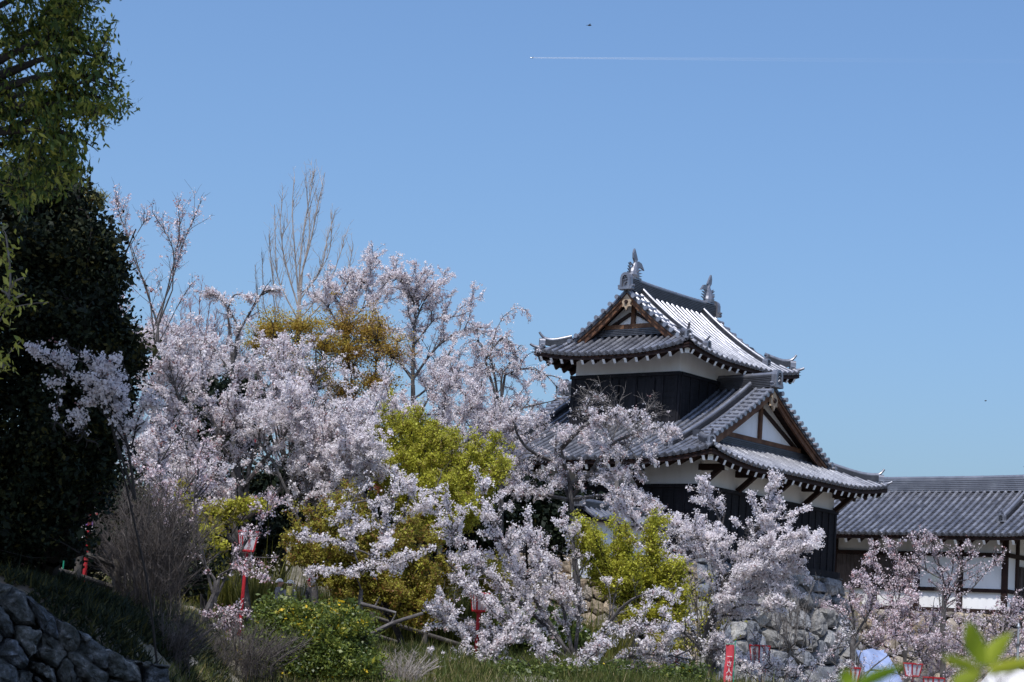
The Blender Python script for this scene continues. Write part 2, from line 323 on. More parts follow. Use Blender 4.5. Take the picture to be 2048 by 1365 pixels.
def irimoya(Wf, parent, Lp, Lq, zE, H, k, lift, Lc, gd, gw, pitch, ov, rh=.45, kud_t=.9, kud_off=.95, tr=.073,
            pend=.55, ends=(True, True), rafter_pitch=.5, rtone=.45):
    T = Lq/2
    def hz(t): x = t/T; return zE+H*((1-k)*x+k*x*x)
    def lf(dc, t): return lift*max(0, 1-dc/Lc)**2*max(0, 1-t/Lc)
    def front(s, t): return (s, t)
    def back(s, t): return (s, Lq-t)
    def left(s, t): return (t, s)
    def right(s, t): return (Lp-t, s)
    def pt(side, L, s, t, dz=0.0):
        p, q = side(s, t); return Wf(p, q, hz(max(t, -0.2))+lf(min(s, L-s), t)+dz)
    eps = 1e-4
    def tm_main(s): return T if gd+eps/2 <= s <= Lp-gd-eps/2 else max(0, min(s, Lp-s))
    def tm_skirt(s): return max(0, min(gw, s, Lq-s))
    roof = MB()
    rng = random.Random(11)
    sides = [(front, Lp, tm_main, gd), (back, Lp, tm_main, gd), (left, Lq, tm_skirt, None), (right, Lq, tm_skirt, None)]
    for side, L, tm, off in sides:
        mid = (L-2*off) if off else L; n = max(1, int(round(mid/pitch))); step = mid/n
        cols = []
        if off:
            ne = int(off/step)
            cols = [off-step*i for i in range(ne, 0, -1)]+[off+step*i for i in range(n+1)]+[L-off+step*i for i in range(1, ne+1)]
            cols = [c for c in cols if c > .05 and c < L-.05]
        else: cols = [step*i for i in range(1, n)]
        edges = [0.0]+cols+[L]
        # pans
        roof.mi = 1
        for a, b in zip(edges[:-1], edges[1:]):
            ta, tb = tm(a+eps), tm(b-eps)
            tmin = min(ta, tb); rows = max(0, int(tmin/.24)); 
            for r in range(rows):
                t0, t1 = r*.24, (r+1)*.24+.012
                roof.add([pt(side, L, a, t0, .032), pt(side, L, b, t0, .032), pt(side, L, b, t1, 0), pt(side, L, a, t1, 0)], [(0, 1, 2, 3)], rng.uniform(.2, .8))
                roof.add([pt(side, L, a, t0, .032), pt(side, L, b, t0, .032), pt(side, L, b, t0, -.01), pt(side, L, a, t0, -.01)], [(0, 1, 2, 3)], .3)
            t0 = rows*.24
            vs = [pt(side, L, a, t0), pt(side, L, b, t0)]
            if tb > t0+.01: vs.append(pt(side, L, b, tb))
            if ta > t0+.01: vs.append(pt(side, L, a, ta))
            if len(vs) > 2: roof.add(vs, [tuple(range(len(vs)))], .5)
            # eave lip between two round tiles, its highlight put into the lighter tone
            if 0 < a and b < L:
                roof.add([pt(side, L, a, -.03, .04), pt(side, L, b, -.03, .04), pt(side, L, b, -.03, -.035), pt(side, L, (a+b)/2, -.03, -.06), pt(side, L, a, -.03, -.035)], [(0, 1, 2, 3, 4)], .9)
            # under side
            roof.mi = 2
            for r in range(3):
                ua, ub = ta*r/3, ta*(r+1)/3; va, vb = tb*r/3, tb*(r+1)/3
                roof.add([pt(side, L, a, ua+.02, -.13), pt(side, L, b, va+.02, -.13), pt(side, L, b, vb, -.13), pt(side, L, a, ub, -.13)], [(0, 1, 2, 3)])
            roof.mi = 1
        # round tiles, one by one
        roof.mi = 0
        for c in cols:
            tmx = tm(c+(eps if c < L/2 else -eps))-.02
            t = 0.0
            while t < tmx-.06:
                t2 = min(t+.31, tmx)
                tv = rng.uniform(.25, .95) if rng.random() < .8 else rng.uniform(.0, 1.0)
                roof.tube([pt(side, L, c, t-.02, .035), pt(side, L, c, t2, .035)], [tr*1.06, tr*.94], 6, cap=False, tone=tv, a0=-.25, arc=math.pi+.5)
                t = t2
            roof.tube([pt(side, L, c, -.07, .03), pt(side, L, c, -.02, .03)], tr*1.2, 10, tone=.8)
            roof.tube([pt(side, L, c, -.085, .03), pt(side, L, c, -.07, .03)], tr*.7, 8, tone=.2)
        # eave board
        roof.mi = 2
        N = 24; pts = [pt(side, L, .06+(L-.12)*i/N, .10, -.19) for i in range(N+1)]
        roof.sweep(pts, [(-.06, -.07), (.06, -.07), (.06, .10), (-.06, .10)])
    # rake tiles lying across the gable edges
    roof.mi = 0
    def slope_pt(qs, p, t, dz=0): return Wf(p, t if qs == 0 else Lq-t, hz(t)+dz)
    for e in (0, 1):
        pf = (lambda x: x) if e == 0 else (lambda x: Lp-x)
        for qs in (0, 1):
            n = int((T-gd)/.30)
            for i in range(n):
                t = gd+.12+i*(T-gd-.2)/n
                roof.tube([slope_pt(qs, pf(gd-.16), t, .07), slope_pt(qs, pf(gd+.44), t, .10)], [tr*1.15, tr*1.05], 8, tone=rng.uniform(.6, 1.0))
                roof.tube([slope_pt(qs, pf(gd-.20), t, .07), slope_pt(qs, pf(gd-.16), t, .07)], tr*1.25, 10, tone=.8)
            roof.mi = 1
            ts = [gd*.75+(T-gd*.75)*i/10 for i in range(11)]
            roof.sweep([slope_pt(qs, pf(gd+.10), t, -.03) for t in ts], [(-.16, -.05), (.16, -.05), (.16, .07), (-.16, .07)])
            roof.mi = 0
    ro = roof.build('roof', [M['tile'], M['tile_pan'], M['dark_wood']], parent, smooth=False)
    # rafters, each on its own
    slope = (1-k)*H/T
    for side, L, tm, off in sides:
        A = np.asarray(pt(side, L, L/2, .10, -.345)); B = np.asarray(pt(side, L, L/2, ov+.25, -.345))
        d = B-A; Ln = np.linalg.norm(d); d = d/Ln
        x = np.cross(d, Z); x /= np.linalg.norm(x); z = np.cross(x, d)
        mb = MB(); mb.mi = 0; mb.obox((A+B)/2, x, d, z, .10, Ln, .17)
        mb.mi = 1; mb.obox(A-d*.008, x, d, z, .105, .016, .175)
        n = int((L-.5)/rafter_pitch); first = None
        for i in range(n+1):
            s = L/2+(i-n/2)*rafter_pitch
            Q = np.asarray(pt(side, L, s, .10, -.345))
            if min(s, L-s) < ov+.2:        # jack rafters stop at the hip
                A2 = Q; B2 = Q+d*max(.12, (min(s, L-s)-.10))
                if np.linalg.norm(B2-A2) > .25:
                    jb = MB(); jb.obox((A2+B2)/2, x, d, z, .10, np.linalg.norm(B2-A2), .17); jb.mi = 1; jb.obox(A2-d*.008, x, d, z, .105, .016, .175)
                    jb.build('rafter', [M['dark_wood'], M['white_paint']], ro)
                continue
            if first is None:
                first = mb.build('rafter', [M['dark_wood'], M['white_paint']]); base = np.array(first.location); r = first
            else: r = first.copy(); col.objects.link(r)
            r.location = tuple(base+(Q-A)); r['_w'] = 0; del r['_w']
            adopt(r, ro)
    for sp in (0, 1):
        for sq in (0, 1):
            a = Wf(.26 if sp == 0 else Lp-.26, .26 if sq == 0 else Lq-.26, hz(.26)+lf(.26, .26)-.36)
            b = Wf(ov+.3 if sp == 0 else Lp-ov-.3, ov+.3 if sq == 0 else Lq-ov-.3, hz(ov)-.30)
            mb = MB(); mb.bar(a, b, .18, .26); d = (b-a)/np.linalg.norm(b-a); mb.mi = 1
            mb.bar(a-d*.02, a, .185, .265); mb.build('hip_rafter', [M['dark_wood'], M['white_paint']], ro)
    # gables
    for e in (0, 1):
        if not ends[e]: continue
        pf = (lambda x: x) if e == 0 else (lambda x: Lp-x)
        face = Wf(pf(0), 0, 0)-Wf(pf(1), 0, 0); face = face/np.linalg.norm(face)
        qd = Wf(0, 1, 0)-Wf(0, 0, 0)
        zb = hz(gw)+.30
        m = MB()
        pts = [Wf(pf(gw), gw*.8, hz(gw)-.1)]
        ts = [gw*.8+(T-gw*.8)*i/8 for i in range(9)]
        poly = [slope_pt(0, pf(gw), t, -.15) for t in ts]+[slope_pt(1, pf(gw), t, -.15) for t in reversed(ts[:-1])]
        m.plate(poly, face*.06); g = m.build('gable', M['plaster'], parent)
        # bargeboards
        for qs in (0, 1):
            bb = MB(); ts = [gd+.12+(T-gd-.12)*i/12 for i in range(13)]
            vs = []; 
            for t in ts:
                dep = .26+.12*(1-(t/T))**2
                for (oo, dz) in ((.0, -.12), (.0, -.12-dep), (.09, -.12-dep), (.09, -.12)): vs.append(slope_pt(qs, pf(gd+.02+oo), t, dz))
            fs = [(i*4+j, i*4+(j+1) % 4, (i+1)*4+(j+1) % 4, (i+1)*4+j) for i in range(12) for j in range(4)]+[(0, 1, 2, 3), (48, 49, 50, 51)]
            bb.add(vs, fs)
            vs = []
            for t in ts:
                for (oo, dz) in ((-.05, -.10), (-.05, -.20), (.04, -.20), (.04, -.10)): vs.append(slope_pt(qs, pf(gd+.02+oo), t, dz))
            bb.add(vs, fs)
            bb.build('bargeboard', M['wood'], g)
            ib = MB(); ib.bar(slope_pt(qs, pf(gw-.08), gw+.45, -.30), slope_pt(qs, pf(gw-.08), T-.12, -.72), .10, .15, up=face)
            ib.build('inner_rafter', M['dark_wood'], g)
        mb = MB(); tb_ = next(t*.05 for t in range(400) if hz(t*.05) > zb+.30); a = Wf(pf(gw-.12), tb_, zb+.03); b = Wf(pf(gw-.12), Lq-tb_, zb+.03); mb.bar(a, b, .14, .17); mb.build('gable_beam', M['wood'], g)
        mb = MB(); mb.bar(Wf(pf(gw-.1), T, zb+.1), Wf(pf(gw-.1), T, hz(T)-.5), .17, .09, up=face); mb.build('gable_post', M['wood'], g)
        # flashing tiles under the beam
        mb = MB(); mb.tone = .4; mb.sweep([Wf(pf(gw-.10), gw*.9, hz(gw)-.03), Wf(pf(gw-.10), Lq-gw*.9, hz(gw)-.03)], stack_prof(.26, .26, 4)); mb.build('flashing_tile', M['tile_pan'], g)
        # pendant
        mb = MB(); s_ = pend; c = Wf(pf(gd-.02), T, hz(T)-.30-s_*.35); x = qd
        out = [(0, .55), (.22, .35), (.46, .02), (.36, -.18), (.44, -.34), (.18, -.34), (0, -.62), (-.18, -.34), (-.44, -.34), (-.36, -.18), (-.46, .02), (-.22, .35)]
        mb.plate([c+x*a*s_+Z*b*s_*1.15 for a, b in out], face*.08); pe = mb.build('gable_pendant', M['pale_wood'], g)
        mb = MB(); mb.tube([c+face*.03, c+face*.10], [s_*.2, s_*.15], 6); mb.build('boss', M['dark_wood'], g)
    # ridges
    N = 22; pr = [gd-.02+(Lp-2*gd+.04)*i/N for i in range(N+1)]
    zc = lambda p: .16*(abs(p-Lp/2)/(Lp/2))**3
    ridge_piece('main_ridge', [Wf(p, T, hz(T)-.06+zc(p)) for p in pr], .30, rh, 7, .10, ro, tone=min(rtone, 1), pale=rtone > 1)
    for e in (0, 1):
        pf = (lambda x: x) if e == 0 else (lambda x: Lp-x)
        face = Wf(pf(0), 0, 0)-Wf(pf(1), 0, 0); face = face/np.linalg.norm(face)
        plaque('ridge_end_tile', Wf(pf(gd-.10), T, hz(T)-.02), face, .48, rh+.24, ro)
        for qs in (0, 1):
            qf = Wf(0, -1 if qs == 0 else 1, 0)-Wf(0, 0, 0)
            pts = [slope_pt(qs, pf(gd+kud_off), T-.05-(T-.05-kud_t)*i/18, .03) for i in range(19)]
            ridge_piece('descending_ridge', pts, .20, .20, 5, .08, ro)
            plaque('ridge_end_tile', slope_pt(qs, pf(gd+kud_off), kud_t-.05, .02), qf, .29, .33, ro, curls=True)
            horn('upturned_tile', slope_pt(qs, pf(gd+kud_off), kud_t+.05, .28), qf, .24, .06, ro, .7)
            # corner ridge
            sq = (lambda t: t) if qs == 0 else (lambda t: Lq-t)
            def hp(t, dz): return Wf(pf(t), sq(t), hz(t)+lf(t, t)+dz)
            dgn = hp(0, 0)-hp(1, 0); dgn[2] = 0; dgn /= np.linalg.norm(dgn)
            t0, t1 = gd+.05, .32
            pts = [hp(t0+(t1-t0)*i/12, .02+.10*max(0, i/12-.55)**2*5) for i in range(13)]
            ridge_piece('corner_ridge', pts, .20, .20, 5, .08, ro)
            plaque('ridge_end_tile', hp(t1-.04, .02), dgn, .28, .36, ro)
            horn('upturned_tile', hp(t1+.05, .34), dgn, .30, .065, ro, .8)
            horn('corner_tile', hp(.18, .03), dgn, .36, .07, ro, .3)
    return ro, hz

def boarding(Wf, parent, u0, u1, v0, v1, za, zb, proud, batt=.48, name='black_boarding'):
    """black timber cladding round a rectangle: panels, battens, laps and a cap rail"""
    m = MB()
    for (fixed, ax, lo, hi, sgn) in (('v', 'u', u0, u1, -1), ('u', 'v', v0, v1, -1), ('v', 'u', u0, u1, 1), ('u', 'v', v0, v1, 1)):
        base = (v0 if sgn < 0 else v1) if fixed == 'v' else (u0 if sgn < 0 else u1)
        e = U if ax == 'u' else V; nrm = (V if fixed == 'v' else U)*sgn
        o = Wf(0, base, 0) if fixed == 'v' else Wf(base, 0, 0)
        lo2, hi2 = (lo-proud, hi+proud) if ax == 'u' else (lo, hi)
        m.obox(o+e*(lo2+hi2)/2+nrm*proud/2+Z*(za+zb)/2, e, nrm, Z, hi2-lo2, proud, zb-za)
        m.obox(o+e*(lo2+hi2)/2+nrm*(proud/2+.03)+Z*(zb-.05), e, nrm, Z, hi2-lo2+.06, proud+.06, .13)
        n = max(2, int((hi-lo)/batt))
        for i in range(n+1):
            x = lo+.03+(hi-lo-.06)*i/n
            w = .11 if i in (0, n) else .055
            m.obox(o+e*x+nrm*(proud+.015)+Z*((za+zb)/2-.06), e, nrm, Z, w, .034, zb-za-.12)
        nz = int((zb-za)/.22)
        for i in range(1, nz): m.obox(o+e*(lo+hi)/2+nrm*(proud+.005)+Z*(za+(zb-za)*i/nz), e, nrm, Z, hi-lo-.1, .022, .02)
    return m.build(name, M['board'], parent)

def shachi(name, base, inward, s, parent):
    """ridge ornament: a fish on its head with the tail thrown up"""
    m = MB(); m.tone = .5; x = np.cross(inward, Z)
    c = [(0.0, 0, .20, .17), (.02, .14, .22, .18), (.03, .30, .19, .16), (.0, .46, .155, .13), (-.05, .60, .12, .10), (-.08, .74, .085, .075), (-.03, .86, .06, .05), (.05, .95, .04, .035)]
    prev = None; vs = []
    for (a, b, rx, ry) in c:
        for j in range(10):
            an = 2*math.pi*j/10; vs.append(base-inward*(a)*s*1+Z*b*s+(inward*math.cos(an)*rx*1.5+x*math.sin(an)*ry*1.45)*s)
    fs = [(i*10+j, i*10+(j+1) % 10, (i+1)*10+(j+1) % 10, (i+1)*10+j) for i in range(len(c)-1) for j in range(10)]+[tuple(range(10)), tuple(70+j for j in range(10))]
    m.add(vs, fs)
    def pl(pp, th=.05): m.plate([base+inward*a*1.9*s+Z*b*s for a, b in pp], x*th*1.6*s)
    pl([(-.02, .80), (.06, .78), (.10, .92), (.0, 1.28), (-.05, 1.42), (-.09, 1.2), (-.08, .95)], .06)   # upper tail lobe
    pl([(.02, .72), (.14, .86), (.27, .80), (.36, .60), (.40, .50), (.27, .58), (.14, .58), (.05, .60)], .06)  # lower tail lobe
    for (b, l) in ((.08, .18), (.22, .17), (.36, .15), (.50, .12)):
        pl([(.16, b), (.17+l, b+.12), (.15, b+.12)], .04)
        pl([(-.18, b+.02), (-.20-l*.5, b+.16), (-.16, b+.13)], .04)
    pl([(-.05, .60), (-.20, .72), (-.16, .58)], .05)
    m.plate([base+x*a*s+Z*b*s-inward*.05*s for a, b in ((.12, .1), (.34, .34), (.14, .30))], inward*.04*s)
    m.plate([base-x*a*s+Z*b*s-inward*.05*s for a, b in ((.12, .1), (.34, .34), (.14, .30))], inward*.04*s)
    m.obox(base+inward*.05*s-Z*.03*s, inward, x, Z, .62*s, .40*s, .12*s)
    m.obox(base-inward*.14*s+Z*.06*s, inward, x, Z, .24*s, .30*s, .16*s)      # jaw
    return m.build(name, M['tile'], parent, smooth=False)

# ---- the two storey corner turret
turret = empty('castle_turret', W1(4.9, 4.6, -2.5), 'two storey castle turret with grey tiled roofs, white plaster and black boards', 'castle turret')
Wl, Wr, du, dv, z2 = 9.838, 9.25, 2.506, 1.993, 4.395
m = MB()
m.obox(W1(Wl/2, Wr/2, -.75), U, V, Z, Wl, Wr, 4.0); m.build('lower_wall', M['plaster'], turret)
m = MB(); m.obox(W1(Wl/2, Wr/2, 3.9), U, V, Z, Wl-2*du, Wr-2*dv, 2.9); m.build('upper_wall', M['plaster'], turret)
boarding(W1, turret, 0, Wl, 0, Wr, -2.32, 0, .10)
boarding(W1, turret, du, Wl-du, dv, Wr-dv, 1.8, z2, .11, batt=.55)
m = MB(); m.obox(W1(Wl/2, Wr/2, -2.45), U, V, Z, Wl+.5, Wr+.5, .26); m.build('sill_beam', M['board'], turret)
m = MB(); 
for a in (1.35, 2.2, 3.0):        # boarded shutters, upper storey, left face
    m.obox(W1(du+a, dv-.14, 3.55), U, V, Z, .72, .05, 1.25)
m.build('shutter', M['board'], turret)
# lower roof: ridge along U ; upper roof: ridge along V
eo = 1.519
WfL = lambda p, q, z: W1(p-eo, q-eo, z)
irimoya(WfL, turret, Wl+2*eo, Wr+2*eo, .80, 3.33, .25, .36, 3.4, 1.58, 2.18, .34, eo, rh=.46, kud_t=1.0, kud_off=.95)
e2 = 1.231
WfU = lambda p, q, z: W1(du-e2+q, dv-e2+p, z)
ru, hzU = irimoya(WfU, turret, Wr-2*dv+2*e2, Wl-2*du+2*e2, 5.02, 2.58, .28, .34, 2.9, 1.0, 1.55, .335, e2, rh=.44, kud_t=.55, kud_off=.80, pend=.46)
Lp = Wr-2*dv+2*e2
shachi('roof_fish', WfU(1.32, (Wl-2*du+2*e2)/2, 8.12), V, .80, turret)
shachi('roof_fish', WfU(Lp-1.32, (Wl-2*du+2*e2)/2, 8.12), -V, .80, turret)
# eave brackets of the lower storey
def bracket(pos, n, par):
    x = np.cross(n, Z); m = MB()
    m.bar(pos+Z*.62-n*.05, pos+Z*.62+n*1.05, .20, .22)
    m.bar(pos+n*.08+Z*.02, pos+n*.78+Z*.56, .15, .17)
    m.mi = 1; m.bar(pos+Z*.62+n*1.05, pos+Z*.62+n*1.07, .205, .225)
    m.build('eave_bracket', [M['dark_wood'], M['white_paint']], par)
for i in range(5):
    bracket(W1(0, .06+(Wr-.12)*i/4, 0), -U, turret)
    if i: bracket(W1(.06+(Wl-.12)*i/4, 0, 0), -V, turret)

# ---- the long gate house on the right
O2 = P(2013, 1224, 79.0); W2 = frame(O2)
gate = empty('gate_house', W2(9, 2.5, 0), 'long white gate house with dark timber posts and grey tiled roof, right of turret', 'gate house')
LB, DB, eoP, eoQ = 19.0, 4.9, 2.9, 1.2
m = MB(); m.obox(W2(LB/2, DB/2, 1.6), U, V, Z, LB, DB, 3.2); m.build('wall', M['plaster'], gate)
WfG = lambda p, q, z: W2(p-eoP, q-eoQ, z)
irimoya(WfG, gate, LB+2*eoP, DB+2*eoQ, 2.93, 2.12, .15, .30, 2.8, 2.6, 3.0, .315, eoQ, rh=.55, kud_t=1.15, kud_off=.55, tr=.074, ends=(True, False), rafter_pitch=.62, rtone=1.6)  # ridge stack set to the paler tile, sunlight put into its colour
shachi('roof_fish', WfG(2.85, (DB+2*eoQ)/2, 5.62), U, .85, gate)
def timber(a, b, w, h, name='wall_post'):
    m = MB(); m.bar(a, b, w, h, up=(V if abs((b-a)[2]) > .5*np.linalg.norm(b-a) else Z)); m.build(name, M['dark_wood'], gate)
for i in range(10):
    u = .1+i*1.93
    if u < LB: timber(W2(u, -.04, -.05), W2(u, -.04, 2.95), .24, .12)
for zz, hh in ((2.22, .17), (.80, .15), (-.02, .16)):
    timber(W2(-.06, -.05, zz), W2(LB, -.05, zz), .10, hh, 'wall_beam')
    timber(W2(-.05, -.06, zz), W2(-.05, DB, zz), .10, hh, 'wall_beam')
for vv in (.75, 2.6, 4.8): timber(W2(-.04, vv, -.05), W2(-.04, vv, 2.95), .12, .16)
m = MB(); 
m.obox(W2((3.96+LB)/2, -.05, 1.5), U, V, Z, LB-3.96, .05, 1.25)
for i in range(74):
    u = 4.06+i*.2
    if u < LB: m.obox(W2(u, -.085, 1.5), U, V, Z, .035, .03, 1.25)
m.build('boarding', M['grey_board'], gate)
m = MB(); m.obox(W2(-.06, 1.75, 1.0), V, U, Z, 1.6, .05, 1.7)
for i in range(6): m.obox(W2(-.10, 1.0+i*.3, 1.0), V, U, Z, .05, .04, 1.7)
m.build('lattice_window', M['grey_board'], gate)

# ------------------------------------------------------------------ stone walls
def clip(poly, a, b, c):          # keep a*x+b*y<=c
    out = []
    for i in range(len(poly)):
        p, q = poly[i], poly[(i+1) % len(poly)]; dp = a*p[0]+b*p[1]-c; dq = a*q[0]+b*q[1]-c
        if dp <= 0: out.append(p)
        if dp*dq < 0: t = dp/(dp-dq); out.append((p[0]+(q[0]-p[0])*t, p[1]+(q[1]-p[1])*t))
    return out
def stone_wall(name, X, w, h, cell, bulge, mat, label, cat='stone wall', seed=1, back='dark', jitter=.36, squash=.8, gap=.12, rugged=.09):
    """X(x, y, out) -> world. Irregular fitted stones as real bulging blocks over a dark core."""
    rng = random.Random(seed); sites = []; ny = int(h/(cell*squash)); nx = int(w/cell)
    for j in range(-1, ny+2):
        for i in range(-1, nx+2):
            if rng.random() < gap: continue
            sites.append(((i+.5+rng.uniform(-jitter, jitter)+(.5 if j % 2 else 0))*w/nx, (j+.5+rng.uniform(-jitter, jitter))*h/ny))
    m = MB(); 
    g = 12; m.mi = 1
    vs = [X(w*i/g, h*j/g, -bulge*.55) for j in range(g+1) for i in range(g+1)]
    m.add(vs, [(j*(g+1)+i, j*(g+1)+i+1, (j+1)*(g+1)+i+1, (j+1)*(g+1)+i) for j in range(g) for i in range(g)]); m.mi = 0
    for si, (sx, sy) in enumerate(sites):
        poly = [(max(0, sx-cell*1.6), max(0, sy-cell*1.6)), (min(w, sx+cell*1.6), max(0, sy-cell*1.6)), (min(w, sx+cell*1.6), min(h, sy+cell*1.6)), (max(0, sx-cell*1.6), min(h, sy+cell*1.6))]
        if poly[0][0] >= poly[1][0] or poly[0][1] >= poly[2][1]: continue
        for sj, (tx, ty) in enumerate(sites):
            if si == sj or abs(tx-sx) > cell*3 or abs(ty-sy) > cell*3: continue
            a, b = tx-sx, ty-sy; poly = clip(poly, a, b, (tx*tx+ty*ty-sx*sx-sy*sy)/2)
            if len(poly) < 3: break
        if len(poly) < 3: continue
        cx = sum(p[0] for p in poly)/len(poly); cy = sum(p[1] for p in poly)/len(poly)
        # resample the outline, chip the corners
        ring = []
        for i in range(len(poly)):
            p, q = poly[i], poly[(i+1) % len(poly)]; L = math.hypot(q[0]-p[0], q[1]-p[1])
            if L < 1e-3: continue
            k = max(2, int(L/(cell*.28)))
            for j in range(k): t = (j+.25)/k; ring.append((p[0]+(q[0]-p[0])*t, p[1]+(q[1]-p[1])*t))
        if len(ring) < 5: continue
        out = rng.uniform(.55, 1.25)*bulge; tilt = (rng.uniform(-.25, .25), rng.uniform(-.25, .25)); n = len(ring); vs = []
        for (k, d) in ((.95, -.7), (.91, .2), (.76, .75), (.42, 1.0)):
            for (x, y) in ring:
                jx = rng.uniform(-.03, .03)*cell
                xx = cx+(x-cx)*k+jx; yy = cy+(y-cy)*k+jx
                o_ = out*d*(1+rng.uniform(-.22, .22))+(tilt[0]*(xx-cx)+tilt[1]*(yy-cy))*(d > 0)
                vs.append(X(xx, yy, o_))
        vs.append(X(cx, cy, out*1.03))
        fs = [(r*n+i, r*n+(i+1) % n, (r+1)*n+(i+1) % n, (r+1)*n+i) for r in range(3) for i in range(n)]+[(3*n+i, 3*n+(i+1) % n, 4*n) for i in range(n)]
        m.add(vs, fs, rng.random())
    o = m.build(name, [mat, M[back]], None, smooth=False)
    sb = o.modifiers.new('cut', 'SUBSURF'); sb.subdivision_type = 'SIMPLE'; sb.levels = sb.render_levels = 2 if rugged > .1 else 1
    for sz, st in ((.55, rugged), (.16, rugged*.45)):
        tx = bpy.data.textures.new('rock', 'CLOUDS'); tx.noise_scale = sz; tx.noise_depth = 3
        dm = o.modifiers.new('chip', 'DISPLACE'); dm.texture = tx; dm.texture_coords = 'LOCAL'; dm.strength = st; dm.mid_level = .5
    return tag(o, label, cat)
bt = .27   # batter
hW = 5.4
zt = -2.58
# right hand face (faces -U): x runs along V
stone_wall('stone_wall', lambda x, y, o: W1(-.22-bt*(hW-y)-o, -.2-bt*(hW-y)+x*(Wr+.4+2*bt*(hW-y))/(Wr+.4), zt-(hW-y)), Wr+.4, hW, .84, .26, M['stone'],
           'grey stone wall of large fitted rocks below the black boards of the turret', seed=4)
stone_wall('stone_wall', lambda x, y, o: W1(-.2-bt*(hW-y)+x, -.22-bt*(hW-y)-o, zt-(hW-y)), 34, hW, .66, .20, M['stone_tan'],
           'long stone terrace wall running left from the turret, mostly hidden behind blossom', seed=5)
# terrace wall beneath the gate house
zg = -.12
stone_wall('stone_wall', lambda x, y, o: W2(-6+x, -.35-.2*(4.4-y)-o, zg-(4.4-y)), 22, 4.4, .6, .18, M['stone_tan'],
           'tan stone wall below the white gate house, behind the pink cherry trees', seed=6)

# ------------------------------------------------------------------ ground
def sstep(a, b, x): t = np.clip((x-a)/(b-a), 0, 1); return t*t*(3-2*t)
def fbm(x, y, s=1.0, seed=0):
    r = np.random.RandomState(seed); z = 0
    for k in range(5):
        a = r.uniform(0, 6.28); f = s*1.9**k
        z = z+np.sin((x*math.cos(a)+y*math.sin(a))*f+r.uniform(0, 6))*np.cos((-x*math.sin(a)+y*math.cos(a))*f*.8+r.uniform(0, 6))/1.6**k
    return z
def ground_rel(x, y):
    x = np.asarray(x, float); y = np.asarray(y, float)
    bank = 0.05+1.5*sstep(-6.0, -11, x)+0.7*sstep(-11, -24, x)-.5*sstep(1, 8, x)
    g = -1.6+(bank+1.6)*sstep(36, 50, y)
    left = 0.9*sstep(-5.0, -8.5, x)+2.0*sstep(-9, -16, x)     # the shaded bank held by boulders
    g = np.maximum(g, -1.6+(left+1.6)*sstep(31.2, 33.5, y)*sstep(-4.2, -6.5, x))
    g = g+3.4*sstep(64, 80, y)*sstep(6, -2, x)
    # castle terrace
    dx = x-O1[0]; dy = y-O1[1]; uu = dx*U[0]+dy*U[1]; vv = dx*V[0]+dy*V[1]
    ter = np.minimum(sstep(1.2, 2.6, uu), sstep(1.2, 2.6, vv)); g = np.maximum(g, g+(4.0-g)*ter*(uu < 200))
    dx = x-O2[0]; dy = y-O2[1]; u2 = dx*U[0]+dy*U[1]; v2 = dx*V[0]+dy*V[1]
    ter2 = sstep(.8, 2.0, v2)*sstep(-30, -29, u2); g = np.maximum(g, g+(3.2-g)*ter2)
    return g+.06*fbm(x, y, .7, 3)*sstep(20, 40, y)
def gz(x, y): return float(ground_rel(x, y))+EYE
def ground_sheet():
    xs = np.concatenate([[-6000, -1500, -400, -120, -70], np.arange(-50, 60, .75), [80, 140, 400, 1500, 6000]])
    ys = np.concatenate([[-3000, -500, -60, -10, 0, 10], np.arange(20, 110, .75), [140, 220, 500, 1500, 6000, 12000]])
    X, Y = np.meshgrid(xs, ys); Zg = ground_rel(X, Y)+EYE
    Vt = np.stack([X.ravel(), Y.ravel(), Zg.ravel()], 1); nx = len(xs)
    j, i = np.meshgrid(np.arange(len(ys)-1), np.arange(nx-1), indexing='ij'); a = (j*nx+i).ravel()
    me = bpy.data.meshes.new('ground'); me.from_pydata(Vt.tolist(), [], np.stack([a, a+1, a+nx+1, a+nx], 1).tolist())
    me.materials.append(M['ground']); me.polygons.foreach_set('use_smooth', [True]*len(me.polygons))
    o = bpy.data.objects.new('ground', me); col.objects.link(o); return tag(o, kind='structure')
ground_sheet()

# ------------------------------------------------------------------ trees
def unit(v): return v/(np.linalg.norm(v, axis=-1, keepdims=True)+1e-9)
def smooth_path(pts, n=12, wob=.05, rng=None):
    pts = np.asarray(pts, float); k = len(pts)
    if k == 2: pts = np.array([pts[0], (pts[0]+pts[1])/2, pts[1]]); k = 3
    P_ = np.vstack([2*pts[0]-pts[1], pts, 2*pts[-1]-pts[-2]]); out = []
    per = max(2, n//(k-1))
    for i in range(1, k):
        p0, p1, p2, p3 = P_[i-1], P_[i], P_[i+1], P_[i+2]
        for j in range(per):
            t = j/per
            out.append(.5*((2*p1)+(-p0+p2)*t+(2*p0-5*p1+4*p2-p3)*t*t+(-p0+3*p1-3*p2+p3)*t**3))
    out.append(pts[-1]); out = np.array(out)
    L = np.linalg.norm(pts[-1]-pts[0])
    if rng is not None and wob > 0:
        w = rng.normal(0, 1, out.shape)*wob*L/8; w = np.cumsum(w, 0)*.35; w -= np.linspace(0, 1, len(w))[:, None]*w[-1]; w[0] = 0; out = out+w
    return out
